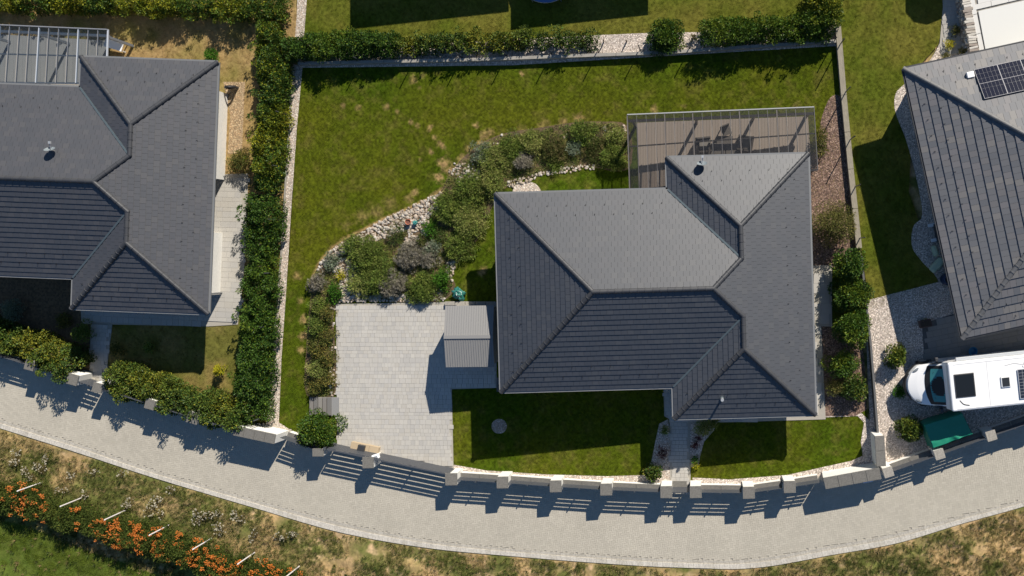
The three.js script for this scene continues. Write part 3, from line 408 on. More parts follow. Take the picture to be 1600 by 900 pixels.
// house beyond the back boundary, above the photo's edge: only its shadow falls into view
{
  const k = SUN, cast = (px, py, ye) => { const s = gp(px, py), h = ye - s.y; return V(s.x + k.x * h, ye, s.z + k.z * h); }, a = cast(547, 46, 2.6), b = cast(795, 18, 2.6), c = cast(798, 50, 2.6), d = cast(1013, 20, 2.6), zb = -26;
  const z1 = (a.z + b.z) / 2, z2 = (c.z + d.z) / 2, o = thing('house', 'house beyond the back hedge that throws its shadow onto the olive lawn', 'house', V(a.x, G(a.x), z1), 0), y = 2.6 - G(a.x);
  const w1 = b.x - a.x, w2 = d.x - c.x, dz = z2 - z1;
  part('wall', merge([box(w1 - 1, y + 1, 9, w1 / 2, y / 2 - .5, -5.2), box(w2 - 1, y + 1, 9, c.x - a.x + w2 / 2, y / 2 - .5, dz - 5.2)]), mRender, o);
  const hip = (x0, x1, z0, z1_) => { const h = (z0 - z1_) / 2, hy = y + h * .38, m = (z0 + z1_) / 2, p = [], pu = (...q) => q.forEach(v => p.push(...v)), A = [x0, y, z0], B = [x1, y, z0], C = [x1, y, z1_], D = [x0, y, z1_], E = [x0 + h, hy, m], Fq = [x1 - h, hy, m]; pu(A, B, Fq, A, Fq, E, B, C, Fq, C, D, E, C, E, Fq, D, A, E); const g = new THREE.BufferGeometry(); g.setAttribute('position', new THREE.Float32BufferAttribute(p, 3)); g.computeVertexNormals(); g.setAttribute('uv', new THREE.Float32BufferAttribute(new Float32Array(p.length / 3 * 2), 2)); return g; };
  part('roof', merge([hip(0, w1, 0, -7), hip(c.x - a.x, c.x - a.x + w2, dz, dz - 6.4)]), mat(.09, .09, .095, .7), o);
  part('window', box(1.6, 1.2, .05, 3, 1.4, -.68), mDarkGlass, o); part('door', box(1, 2, .05, 6, 1, -.68), mDark, o);
}

// ---------------------------------------------------------------- front walls, fences and gates
const PH = 1.28;                                           // pillar height
const capG = (w, d) => new RoundedBoxGeometry(w, .06, d, 1, .012);
function pillar(px, py, w, label, group, turn = 0, h = PH, mc = mCap) {
  const p = gp(px, py, h), o = thing('wall_pillar', label, 'pillar', V(p.x, G(p.x), p.z), turn, group);

  part('shaft', box(w - .05, h + .02, w - .05, 0, h / 2 - .06, 0), mRender, o); part('cap', capG(w, w).translate(0, h - .02, 0), mc, o);
  return p;
}
function panelBetween(a, b, label, opt = {}) {             // low rendered wall with a cap and four slats above, from pillar to pillar
  const A = V(a.x, G(a.x), a.z), B = V(b.x, G(b.x), b.z), d = B.clone().sub(A), L = d.length(), turn = Math.atan2(-d.z, d.x), o = thing('slat_fence', label, 'fence', A.clone().add(B).multiplyScalar(.5), 0, opt.group ?? 'slat fence panels on the front wall');
  const Lh = Math.hypot(d.x, d.z); o.rotation.set(0, turn, Math.atan2(d.y, Lh), 'YZX'); const s = opt.end ?? .3, len = L - 2 * s; if (len < .2) return o;
  const wh = opt.wall ?? .46;
  if (wh > 0) { part('base_wall', box(len, wh + .16, .25, 0, wh / 2 - .08, 0), mRender, o); const n = Math.max(1, Math.round(len / .95)); for (let i = 0; i < n; i++) part('coping', new RoundedBoxGeometry(len / n - .012, .05, .32, 1, .01).translate(-len / 2 + (i + .5) * len / n, wh + .022, 0), mCap, o); }
  const n = opt.slats ?? 4, y0 = (wh > 0 ? wh + .10 : .12), y1 = PH - .10, sp = (y1 - y0) / n;
  for (let i = 0; i < n; i++) part('slat', box(len + .06, sp * .72, .024, 0, y0 + (i + .5) * sp, .04), mSlat, o);
  const np = opt.posts ?? 1; for (let i = 0; i < np; i++) part('post', box(.05, y1 - y0 + .06, .05, -len / 2 + (i + .5 + (np > 1 ? 0 : 0)) * len / np, (y0 + y1) / 2 - .02, .082), mSlat, o);
  return o;
}
const PW = .56, grp = 'square pillars of the middle front wall';
const pl = [['gate pillar with the intercom at the left end of the driveway gate', 575, 723, .56], ['front pillar at the right end of the driveway gate', 705, 749, .6], ['front pillar left of the lawn, second from the driveway gate', 785, 754, .58], ['front pillar third from the driveway gate', 868, 760, .58], ['front pillar fourth from the driveway gate, next to the path pillars', 947, 765, .58], ['pillar at the left side of the small front gate', 1041, 769, .58], ['pillar at the right side of the small front gate', 1087, 769, .58], ['front pillar right of the small gate, beside the lawn', 1170, 770, .58], ['front pillar left of the thick corner wall', 1234, 761, .58]];
const pp = pl.map(([l, x, y, w]) => pillar(x, y, w, l, grp, .02));
const fl = ['slat fence panel right of the driveway gate', 'slat fence panel second from the driveway gate', 'slat fence panel third from the driveway gate', 'slat fence panel left of the small front gate', null, 'slat fence panel right of the small front gate', 'slat fence panel left of the corner wall'];
for (let i = 1; i < 8; i++) if (fl[i - 1]) panelBetween(pp[i], pp[i + 1], fl[i - 1]);
panelBetween(pp[8], gp(1292, 752, PH), 'short slat fence panel touching the thick corner wall', { end: .3, posts: 1 });
// small front gate
{ const a = pp[5], b = pp[6], o = panelBetween(a, b, 'small slat gate in front of the paved path', { wall: 0, slats: 6, posts: 2, group: 'gates' }); o.name = numbered('garden_gate'); o.userData.category = 'gate'; delete o.userData.group; part('handle', box(.03, .18, .06, .35, 1.0, .12), mSteel, o); const c = a.clone().lerp(b, .5); const s = thing('gate_sill', 'grey sill slab under the small front gate', 'slab', V(c.x, G(c.x), c.z), 0); part('slab', box(1.0, .05, .3, 0, .05, -.08), mCap, s); }
// sliding driveway gate
{
  const a = gp(505, 706, PH), b = gp(711, 749, PH), A = V(a.x, G(a.x), a.z + .04), B = V(b.x, G(b.x), b.z + .04), d = B.clone().sub(A), L = d.length(), o = thing('driveway_gate', 'long dark slat gate across the driveway', 'gate', A.clone().add(B).multiplyScalar(.5), 0); o.rotation.set(0, Math.atan2(-d.z, d.x), Math.atan2(d.y, Math.hypot(d.x, d.z)), 'YZX');
  const n = 6; for (let i = 0; i < n; i++) part('slat', box(L - .5, .125, .026, 0, .2 + i * .178, -.24), mSlat, o);
  part('frame', merge([box(L - .45, .07, .07, 0, .09, -.19), box(L - .45, .05, .07, 0, 1.2, -.19), ...[-.5, -.17, .17, .5].map(t => box(.06, 1.1, .06, t * (L - .5), .65, -.185))]), mSlat, o);
  part('floor_rail', box(L - .3, .02, .1, 0, .015, -.19), mSteel, o); for (const x of [-.3, .3]) part('roller', cyl(.05, .05, .06, x * L, .03, -.19, 10), mSteel, o);
  part('end_post', box(.12, 1.25, .12, -L / 2 + .1, .62, -.2), mSlat, o);
}
{ const p = gp(497, 707, 1.2), o = thing('gate_post', 'grey gate post beside the green bush at the driveway', 'post', V(p.x, G(p.x), p.z)); part('shaft', box(.5, 1.2, .34, 0, .58, 0), mRender, o); part('cap', capG(.56, .4).translate(0, 1.2, 0), mCap, o); }
// intercom, letter box and the gate drive on its plinth
{ const p = gp(588, 713, .9), o = thing('letter_box', 'pale letter box behind the gate pillar', 'letter box', V(p.x, G(p.x), p.z), .3); part('stand', box(.06, .9, .06, 0, .45, 0), mSteel, o); part('box', box(.34, .26, .24, 0, .98, 0, 0, .03), mWhite, o); part('flap', box(.26, .02, .1, 0, 1.115, 0), mAlu, o); }
{ const p = gp(570, 700, .3), o = thing('wooden_box', 'long tan wooden box inside the driveway gate', 'box', V(p.x, G(p.x) + .06, p.z), -.2); const mT = mat(.42, .33, .22, .8); part('body', box(1.45, .26, .34, 0, .14, 0), mT, o); for (const x of [-.48, 0, .48]) part('lid_board', box(.46, .03, .38, x, .285, 0), mT, o); part('cover', box(.34, .2, .3, -.12, .4, 0), mDark, o); }
// thick corner wall on the right and its leg to the back
function thickWall(name, label, pts, w, h, turnAll, group) { // pts: cap centre line in photo pixels
  const P3 = pts.map(p => gp(p[0], p[1], h)), a = P3[0], b = P3[1], A = V(a.x, G(a.x), a.z), B = V(b.x, G(b.x), b.z), d = B.clone().sub(A), L = d.length(), o = thing(name, label, 'wall', A.clone().add(B).multiplyScalar(.5), 0, group); o.rotation.set(0, Math.atan2(-d.z, d.x), Math.atan2(d.y, Math.hypot(d.x, d.z)), 'YZX');
  part('masonry', box(L - .02, h + .1, w - .06, 0, h / 2 - .08, 0), mRender, o); const n = Math.max(1, Math.round(L / .62)); for (let i = 0; i < n; i++) part('coping', new RoundedBoxGeometry(L / n - .014, .06, w, 1, .012).translate(-L / 2 + (i + .5) * L / n, h - .01, 0), mCap, o); return o;
}
thickWall('boundary_wall', 'thick grey-capped corner wall along the lane', [[1291, 755], [1379, 739]], .56, PH + .02);
thickWall('boundary_wall', 'thick grey-capped wall leg running back from the lane corner', [[1374, 681], [1377, 729]], .46, PH + .05);
{ const p = gp(1356, 748, 1.0), o = thing('meter_box', 'pale blue box on the lane side of the corner wall', 'box', V(p.x, G(p.x) + .45, p.z + .1), .17); part('body', box(.5, .5, .16, 0, .3, 0, 0, .02), mat(.45, .55, .68, .5), o); part('door', box(.42, .42, .02, 0, .3, .085), mat(.5, .6, .72, .5), o); }
thickWall('boundary_wall', 'thick grey-capped wall section at the left driveway corner', [[368, 673], [433, 687]], .5, PH + .05);
panelBetween(gp(438, 684, PH), gp(490, 702, PH), 'short slat fence panel beside the green bush', { end: .05, posts: 1 });
// left plot
const lp = [['pillar of the left plot at its far left', 46, 571, .5], ['wide pillar left of the left garden gate', 113, 593, .56], ['pillar right of the left garden gate under the hedge', 152, 606, .5], ['pillar half hidden in the left front hedge', 234, 632, .5], ['front pillar standing clear of the left hedge', 301, 653, .58]].map(([l, x, y, w]) => pillar(x, y, w, l, 'pillars of the left front wall', -.27));
panelBetween(gp(-40, 545, PH), lp[0], 'slat fence panel at the far left under the hedge', { group: 'slat fence panels of the left plot' });
panelBetween(lp[0], lp[1], 'slat fence panel left of the left garden gate', { group: 'slat fence panels of the left plot' });
panelBetween(lp[2], lp[3], 'slat fence panel right of the left garden gate', { group: 'slat fence panels of the left plot' });
panelBetween(lp[3], lp[4], 'slat fence panel before the clear pillar of the left hedge', { group: 'slat fence panels of the left plot' });
panelBetween(lp[4], gp(368, 672, PH), 'slat fence panel ending at the thick wall section', { group: 'slat fence panels of the left plot' });
{ const o = panelBetween(lp[1], lp[2], 'small slat gate of the left plot', { wall: 0, slats: 6, posts: 2, group: 'gates' }); o.name = numbered('garden_gate'); o.userData.category = 'gate'; delete o.userData.group; part('handle', box(.03, .16, .06, .3, 1, .12), mSteel, o); }
// right plot
const ep = [['light pillar at the lane corner of the right plot', 1388, 738, .48], ['light pillar beside the green tarpaulin', 1468, 710, .48], ['light pillar right of the green tarpaulin', 1549, 681, .48], ['light pillar at the right photo edge', 1628, 653, .48]].map(([l, x, y, w]) => { const p = pillar(x, y, w, l, 'pillars of the right front wall', .3, 1.2, mConcrete); return p; });
['slat fence panel between the corner and the green tarpaulin', 'slat fence panel in front of the green tarpaulin', 'slat fence panel in front of the motorhome'].forEach((l, i) => panelBetween(ep[i], ep[i + 1], l, { end: .22, group: 'slat fence panels of the right plot' }));

// back boundary: low board wall, thin posts, wires
function boardWall(label, pts, w, h, m, postEvery, ph, group, n2) {
  const P3 = px2(pts); for (let i = 1; i < P3.length; i++) {
    const A = P3[i - 1], B = P3[i], d = B.clone().sub(A), L = d.length(), o = thing('boundary_kerb', label[i - 1], 'wall', A.clone().add(B).multiplyScalar(.5), 0, group); o.rotation.set(0, Math.atan2(-d.z, d.x), Math.atan2(d.y, Math.hypot(d.x, d.z)), 'YZX');
    const n = Math.max(1, Math.round(L / 2.4)); for (let k = 0; k < n; k++) { const q = part('concrete_board', box(L / n - .02, h + .12, w, -L / 2 + (k + .5) * L / n, h / 2 - .06, 0), m, o); }
  }
}
function postRow(label, list, h, group) { list.forEach(([x, y], i) => { const p = gp(x, y), o = thing('fence_post', label[i], 'fence post', p, 0, group); part('post', cyl(.028, .028, h, 0, -.05, 0, 8), mSlat, o); part('post_cap', new THREE.SphereGeometry(.034, 8, 6).translate(0, h - .05, 0), mBlack, o); }); }
boardWall(['low concrete board wall behind the back left hedge', 'low concrete board wall in the middle of the back boundary', 'low concrete board wall under the back right hedge'], [[470, 101], [740, 95], [1040, 84], [1306, 66]], .16, .34, mConcrete, 0, 0, 'concrete boards of the back boundary');
const backX = [480, 565, 648, 722, 792, 862, 935, 1000, 1078, 1150, 1225, 1302], backY = (x) => 100 - (x - 470) / 836 * 34;
postRow(backX.map((x, i) => ['first', 'second', 'third', 'fourth', 'fifth', 'sixth', 'seventh', 'eighth', 'ninth', 'tenth', 'eleventh', 'twelfth'][i] + ' thin fence post from the left along the back boundary'), backX.map(x => [x, backY(x)]), 1.2, 'thin posts of the back fence');
boardWall(['wide weathered boundary board beside the back right hedge', 'wide weathered boundary board beside the pergola', 'wide weathered boundary board beside the mulch bed'], [[1308, 40], [1317, 150], [1328, 265], [1341, 388]], .27, .32, mat(.42, .385, .315, .9, { map: setRep(concreteTex, 1.1), bumpMap: setRep(grainTex, .5), bumpScale: .006 }), 0, 0, 'weathered boards of the right boundary');
postRow(['first thin post on the weathered right boundary from the back', 'second thin post on the weathered right boundary from the back', 'third thin post on the weathered right boundary from the back', 'fourth thin post on the weathered right boundary from the back', 'fifth thin post on the weathered right boundary from the back'], [[1311, 72], [1320, 145], [1327, 219], [1335, 292], [1342, 372]], 1.75, 'thin posts of the right boundary');
boardWall(['dark boundary board beside the laurel shrubs', 'dark boundary board beside the front right lawn'], [[1343, 400], [1358, 540], [1370, 690]], .10, .55, mat(.10, .10, .10, .9), 0, 0, 'dark boards of the right boundary');
boardWall(['long thin edging board along the left hedge, back half', 'long thin edging board along the left hedge, front half'], [[458, 104], [440, 400], [418, 664]], .06, .10, mConcrete, 0, 0, 'edging boards of the left boundary');
{ const ys = [180, 262, 344, 426, 508, 590, 650]; postRow(ys.map((y, i) => ['first', 'second', 'third', 'fourth', 'fifth', 'sixth', 'seventh'][i] + ' thin fence post from the back inside the tall left hedge'), ys.map(y => [456 - (y - 104) * .073, y]), 1.5, 'thin posts of the left boundary'); }

// ---------------------------------------------------------------- shed
{
  const a = gp(697, 478, 0), e = 1.95, p = at(733, 526, G(-11) + 2.2), o = thing('garden_shed', 'small grey ribbed metal shed between the driveway and the house', 'shed', V(p.x, G(p.x) + .05, p.z), .01), w = 2.36, d = 2.98, mS = mat(.27, .265, .26, .5, { metalness: .1 }), mR = mat(.225, .222, .22, .55), hr = .32;
  part('wall', box(w - .16, e - .02, d - .2, 0, e / 2, 0), mS, o);
  for (const s of [-1, 1]) {                              // two roof slopes with raised seams
    const g = new THREE.BoxGeometry(w, .03, Math.hypot(d / 2, hr)); g.rotateX(s * Math.atan2(hr, d / 2)); const q = part('roof_panel', g.translate(0, e + hr / 2 + .02, s * d / 4), mR, o); q.userData.label = s > 0 ? 'shaded front roof slope' : 'sunlit back roof slope';
    const n = 20; for (let i = 0; i <= n; i++) { const r = new THREE.BoxGeometry(.022, .024, Math.hypot(d / 2, hr)); r.rotateX(s * Math.atan2(hr, d / 2)); part('seam', r.translate(-w / 2 + .012 + i * (w - .024) / n, e + hr / 2 + .045, s * d / 4), mR, q); }
  }
  part('ridge_cap', box(w + .02, .03, .16, 0, e + hr + .055, 0), mR, o); part('gable', (() => { const g = new THREE.ExtrudeGeometry(new THREE.Shape([new THREE.Vector2(-d / 2 + .1, 0), new THREE.Vector2(d / 2 - .1, 0), new THREE.Vector2(0, hr - .02)]), { depth: w - .2, bevelEnabled: false }); g.rotateY(Math.PI / 2); g.translate(-w / 2 + .1, e - .01, 0); return g; })(), mS, o);
  const dr = part('door', box(.03, 1.75, 1.5, -w / 2 + .07, .92, 0), mat(.2, .2, .2, .5), o); part('handle', box(.04, .2, .03, -w / 2 + .04, .95, .1), mSteel, dr); part('skirt', box(w - .1, .06, d - .12, 0, .03, 0), mConcrete, o);
}
{ const p = gp(736, 474), o = thing('stone_ledge', 'pale stone ledge behind the shed', 'ledge', V(p.x, G(p.x), p.z)); for (let i = 0; i < 5; i++) part('slab', box(.5, .14, .2, -1.05 + i * .52, .07, 0, 0, .01), mConcrete, o); }
// steps of dark sleepers beside the driveway
{ const p = gp(503, 634), o = thing('sleeper_steps', 'five dark wooden sleeper steps beside the driveway', 'steps', V(p.x, G(p.x), p.z)), ms = [[.17, .16, .15], [.14, .135, .13], [.20, .19, .175]].map(t => mat(...t, .9)); for (let i = 0; i < 5; i++) part('sleeper', box(.2, .18, .92, -.5 + i * .235, .03 + .025 * i, 0, 0, .012), ms[i % 3], o); part('landing', box(.38, .12, .95, .74, .1, .02), mat(.22, .22, .22, .9), o); }

// ---------------------------------------------------------------- glass verandas
function veranda(label, quad, y0, y1, post, nRaft, mF, wall, opt = {}) {  // quad: nw, ne, se, sw roof corners in photo pixels; y0 outer height, y1 house side height (absolute)
  const [nw, ne, se, sw] = [at(...quad[0], y0), at(...quad[1], y0), at(...quad[2], y1), at(...quad[3], y1)], base = V((nw.x + se.x) / 2, G((nw.x + se.x) / 2), (nw.z + se.z) / 2), o = thing('glass_veranda', label, 'veranda', base), L = (p) => p.clone().sub(base), lerp = (a, b, t) => a.clone().lerp(b, t);
  part('front_beam', bar(L(nw).add(V(0, -.12, .3)), L(ne).add(V(0, -.12, .3)), .12, .16), mF, o); part('wall_beam', bar(L(sw).add(V(0, -.1, 0)), L(se).add(V(0, -.1, 0)), .08, .12), mF, o);
  part('edge_trim', bar(L(nw), L(ne), .05, .05), opt.trim ?? mF, o);
  for (let i = 0; i <= nRaft; i++) { const t = i / nRaft, a = lerp(nw, ne, t), b = lerp(sw, se, t), wide = opt.wide?.(i); part('rafter', bar(L(a).add(V(0, -.045, 0)), L(b).add(V(0, -.045, 0)), wide ? .06 : .034, .07), wide ? opt.wideM : mF, o); }
  for (let i = 0; i < nRaft; i++) { const t0 = (i + .06) / nRaft, t1 = (i + .94) / nRaft, q = [lerp(nw, ne, t0), lerp(nw, ne, t1), lerp(sw, se, t1), lerp(sw, se, t0)].map(p => L(p).add(V(0, .012, 0))), g = new THREE.BufferGeometry(); g.setAttribute('position', new THREE.Float32BufferAttribute([q[0], q[2], q[1], q[0], q[3], q[2]].flatMap(v => [v.x, v.y, v.z]), 3)); g.computeVertexNormals(); part('pane', g, opt.glass ?? mGlass, o); }
  part('purlin', bar(L(lerp(nw, sw, opt.pur ?? .5)).add(V(0, -.12, 0)), L(lerp(ne, se, opt.pur ?? .5)).add(V(0, -.12, 0)), .06, .08), mF, o);
  for (const t of post) { const p = lerp(nw, ne, t).add(V(0, 0, .3)), h = y0 - .2 - G(p.x); part('post', box(.12, h, .12, p.x - base.x, G(p.x) + h / 2 - base.y, p.z - base.z), mF, o); }
  return o;
}
const deckM = [[.325, .28, .24], [.315, .27, .235], [.335, .286, .245], [.31, .266, .23]].map(t => mat(...t, .8));
function deck(label, pts, lift, boards, mats = deckM) {     // boards run across; each is its own piece
  const q = px2(pts), o = struct('timber_deck', sheetGeo(q, lift), mBlack, label), x0 = Math.min(...q.map(p => p.x)), x1 = Math.max(...q.map(p => p.x)), z0 = Math.min(...q.map(p => p.z)), z1 = Math.max(...q.map(p => p.z)), n = boards, w = (x1 - x0) / n, pl = q.map(p => [p.x, p.z]);
  for (let i = 0; i < n; i++) { const c = clipRect(pl, x0 + i * w + .004, x0 + (i + 1) * w - .004, z0, z1); if (c.length < 3) continue; const g = new THREE.ExtrudeGeometry(new THREE.Shape(c.map(p => new THREE.Vector2(p[0], -p[1]))), { depth: .024, bevelEnabled: false }); g.rotateX(-Math.PI / 2); const a = g.attributes.position; for (let k = 0; k < a.count; k++) a.setY(k, a.getY(k) + G(a.getX(k)) + lift + .004); g.computeVertexNormals(); part('deck_board', g, mats[Math.floor(rnd() * mats.length)], o); }
  return o;
}
deck('brown timber deck under the glass veranda of the middle house', [[996, 192], [1262, 182], [1268, 262], [1180, 300], [1000, 304]], .06, 60);
veranda('glass veranda with thin dark rafters behind the middle house', [[980, 179], [1272, 167], [1278, 265], [984, 298]], 2.32, 2.7, [.03, .37, .68, .97], 20, mat(.06, .058, .06, .5), null, { wide: (i) => [0, 4, 7, 12, 16].includes(i), wideM: mat(.095, .085, .08, .5), trim: mat(.33, .335, .34, .5), pur: .42 });
deck('grey floor under the glass veranda of the left house', [[-40, 52], [170, 64], [172, 96], [130, 150], [-40, 150]], .06, 30, [[.30, .28, .255], [.28, .262, .24]].map(t => mat(...t, .8)));
veranda('glass veranda with white rafters behind the left house', [[-62, 36], [168, 46], [165, 130], [-70, 128]], .75, 1.02, [.05, .5, .97], 15, mat(.16, .17, .19, .5), null, { wide: (i) => [0, 4, 8, 12, 15].includes(i) && i > 0, wideM: mat(.40, .43, .48, .4), trim: mat(.2, .21, .23, .5), pur: .5, glass: new THREE.MeshPhysicalMaterial({ color: new THREE.Color().setRGB(.52, .58, .64), transmission: 1, thickness: 0, roughness: .3, ior: 1.5, side: THREE.DoubleSide }) });
// furniture under the middle veranda
const mCush = mat(.22, .21, .195, .9), mWick = mat(.10, .092, .085, .8);
function seatPiece(name, label, px, py, w, turn, group) { const p = gp(px, py), o = thing(name, label, name === 'sofa' ? 'sofa' : 'armchair', V(p.x, G(p.x) + .09, p.z), turn, group); part('base', box(w, .3, .72, 0, .16, 0, 0, .03), mWick, o); part('backrest', box(w, .46, .12, 0, .5, .34, 0, .04), mWick, o); for (const s of [-1, 1]) part('armrest', box(.1, .3, .72, s * (w / 2 - .05), .42, 0, 0, .03), mWick, o); const n = Math.max(1, Math.round(w / .7)); for (let i = 0; i < n; i++) part('cushion', box((w - .22) / n - .02, .12, .56, -w / 2 + .11 + (i + .5) * (w - .22) / n, .36, -.04, 0, .04), mCush, o); return o; }
seatPiece('sofa', 'dark wicker sofa under the glass veranda against the house', 1133, 236, 1.7, 0);
seatPiece('armchair', 'dark wicker armchair left of the veranda sofa', 1100, 228, .78, -1.45, 'veranda armchairs');
seatPiece('armchair', 'dark wicker armchair right of the veranda sofa', 1163, 226, .78, 1.4, 'veranda armchairs');
{ const p = gp(1134, 206), o = thing('garden_chair', 'dark garden chair standing alone on the veranda deck', 'chair', V(p.x, G(p.x) + .09, p.z), .4); part('seat', box(.46, .05, .46, 0, .45, 0), mWick, o); part('backrest', box(.46, .45, .05, 0, .7, -.22), mWick, o); for (const [x, z] of [[-1, -1], [1, -1], [-1, 1], [1, 1]]) part('leg', box(.04, .45, .04, x * .2, .225, z * .2), mWick, o); }
{ const p = gp(1132, 222), o = thing('coffee_table', 'low dark coffee table in front of the veranda sofa', 'table', V(p.x, G(p.x) + .09, p.z)); part('table_top', box(.8, .04, .5, 0, .36, 0, 0, .012), mWick, o); for (const [x, z] of [[-1, -1], [1, -1], [-1, 1], [1, 1]]) part('leg', box(.05, .35, .05, x * .35, .175, z * .2), mWick, o); }
{ const p = gp(186, 72), o = thing('garden_bench', 'white bench seat beside the left glass veranda', 'bench', V(p.x, G(p.x), p.z), -.3); part('seat', box(.95, .06, .5, 0, .44, 0), mWhite, o); part('backrest', box(.95, .45, .06, 0, .68, -.24), mWhite, o); for (const [x, z] of [[-1, -1], [1, -1], [-1, 1], [1, 1]]) part('leg', box(.06, .42, .06, x * .42, .21, z * .2), mWhite, o); }
{ const p = gp(366, 137), o = thing('garden_hose_reel', 'dark hose reel by the left house wall', 'hose reel', V(p.x, G(p.x), p.z)); part('stand', box(.5, .5, .08, 0, .25, 0), mDark, o); const g = new THREE.TorusGeometry(.2, .06, 8, 18); part('hose', g.translate(0, .5, .08), mBlack, o); }

// ---------------------------------------------------------------- motorhome
{
  const a = 6 * Math.PI / 180, p = at(1420, 603, G(11) + .9), o = thing('motorhome', 'white motorhome parked on the gravel yard with a dark roof hatch', 'motorhome', V(p.x, G(p.x + 3) - .02, p.z), a); o.scale.set(1.02, .9, 1.04);   // nose at local x = 0, tail towards +x
  const W = 2.2, Lb = 5.4, bx = 1.52, mTeal = mat(.05, .23, .24, .25);
  const prof = (pts, hw, bev) => { const g = new THREE.ExtrudeGeometry(new THREE.Shape(pts.map(q => new THREE.Vector2(...q))), { depth: 2 * hw - 2 * bev, bevelEnabled: true, bevelSize: bev, bevelThickness: bev, bevelOffset: -bev, bevelSegments: 3, curveSegments: 8, steps: 18 }); g.translate(0, 0, -hw + bev); return g; };
  const round = (g) => { const q = g.attributes.position; for (let i = 0; i < q.count; i++) { const x = q.getX(i), z = q.getZ(i), t = Math.max(0, 1 - x / 1.3); q.setX(i, x + t * (.62 * Math.pow(Math.abs(z), 2.2) - .20)); q.setZ(i, z * (1 - .10 * t * t)); } g.computeVertexNormals(); return g; };
  part('body', new RoundedBoxGeometry(Lb, 2.2, W, 4, .09).translate(bx + Lb / 2, 1.6, 0), mWhiteGloss, o);
  const nose = part('front_fairing', prof([[1.44, 1.9], [1.56, 2.4], [1.82, 2.69], [2.2, 2.69], [2.2, 1.9]], 1.08, .06), mWhiteGloss, o);
  const cab = part('cab', round(prof([[.1, .42], [.04, .75], [.12, .98], [.45, 1.12], [.80, 1.24], [1.5, 1.95], [1.62, 2.02], [1.62, .42]], .98, .09)), mWhiteGloss, o);
  part('bumper', round(prof([[.02, .3], [-.02, .5], [.02, .66], [.35, .66], [.35, .3]], 1.0, .06)), mDark, cab);
  part('windscreen', round(prof([[.76, 1.24], [1.56, 2.03], [1.60, 1.99], [.80, 1.20]], .90, .006)), mBlack, cab);
  const slope = (x) => 1.2 + (x - .72); for (const s of [-1, 1]) { const g = new THREE.PlaneGeometry(1, 1, 6, 8), q = g.attributes.position; for (let i = 0; i < q.count; i++) { const u = q.getX(i) + .5, v = q.getY(i) + .5, x = .95 + .56 * u, z = s * (.02 + .74 * v); q.setXYZ(i, x, .5 + x * .987, z); } round(g); part('sun_blind', g, mTeal, cab); }
  for (const s of [-1, 1]) { const h = part('headlight', round(new THREE.SphereGeometry(.15, 16, 10).scale(1.5, .34, .8).translate(.34, 1.03, s * .76)), mat(.16, .18, .2, .12), cab); const m = part('wing_mirror', box(.16, .26, .2, 1.28, 1.5, s * 1.16, 0, .04), mDark, o); part('mirror_arm', box(.06, .05, .2, 1.32, 1.42, s * 1.02), mDark, m); part('side_window', box(.5, .4, .02, 1.25, 1.5, s * 1.0), mDarkGlass, cab); }
  part('grille', round(prof([[.03, .72], [.02, .86], [.06, .86], [.07, .72]], .62, .01)), mBlack, cab); for (const s of [-1, 1]) part('wiper', bar(V(.86, 1.34, s * .1), V(1.08, 1.56, s * .62), .02, .02), mBlack, cab);
  for (const x of [.85, 5.2]) for (const s of [-1, 1]) { const w = part('wheel', new THREE.CylinderGeometry(.33, .33, .22, 20).rotateX(Math.PI / 2).translate(x, .33, s * .92), mTyre, o); part('rim', new THREE.CylinderGeometry(.2, .2, .02, 14).rotateX(Math.PI / 2).translate(x, .33, s * 1.035), mSteel, w); }
  const T = 2.7, hatch = part('roof_hatch', box(.92, .05, 1.06, 2.2, T + .015, -.03, 0, .02), mat(.05, .05, .05, .35), o); part('hatch_glass', box(.82, .02, .96, 2.2, T + .045, -.03), mat(.012, .014, .016, .12), hatch);
  const v = part('roof_vent', box(.44, .08, .48, 4.06, T + .03, .0, 0, .02), mat(.7, .7, .7, .4), o); part('vent_lid', box(.32, .03, .38, 4.06, T + .08, .0), mat(.03, .032, .035, .2), v);
  const sp = part('roof_solar_panel', box(.78, .03, 1.32, 5.02, T + .06, .16), mat(.6, .6, .62, .35, { metalness: .4 }), o); part('cell_field', box(.72, .01, 1.26, 5.02, T + .08, .16), mat(.02, .025, .04, .2), sp); for (let i = 1; i < 9; i++) part('grid_line', box(.72, .006, .012, 5.02, T + .086, .16 - .63 + i * .14), mat(.3, .31, .33, .4), sp); for (let i = 1; i < 4; i++) part('grid_line', box(.012, .006, 1.26, 5.02 - .36 + i * .18, T + .087, .16), mat(.3, .31, .33, .4), sp);
  const an = part('antenna', cyl(.14, .12, .12, 5.15, T - .01, -.80, 14), mat(.35, .34, .33, .5), o); part('antenna_arm', bar(V(5.1, T + .16, -.80), V(5.6, T + .2, -.72), .12, .08), mat(.6, .6, .6, .4), an);
  part('awning', box(4.3, .14, .16, bx + .45 + 2.15, 2.38, -1.18, 0, .03), mat(.42, .44, .46, .5), o); part('roof_seam', box(.02, .012, 2.05, 3.28, T - .0, 0), mat(.55, .55, .56, .5), o); for (const s of [-1, 1]) part('roof_rail', box(4.9, .025, .03, bx + Lb / 2, T + .0, s * 1.0), mat(.7, .7, .7, .4), o);
  part('cable', new THREE.TubeGeometry(new THREE.CatmullRomCurve3([V(4.1, T + .01, -.72), V(4.5, T + .01, -.78), V(5.0, T + .01, -.70), V(5.02, T + .02, -.76)]), 24, .012, 6), mat(.5, .5, .5, .5), o); part('roof_cap', cyl(.06, .05, .04, 4.95, T - .01, -.62, 12), mWhite, o);
  part('decal', new THREE.TubeGeometry(new THREE.CatmullRomCurve3([V(1.9, 2.697, .62), V(2.06, 2.705, .80), V(2.32, 2.705, .88)]), 14, .022, 5), mBlack, o);
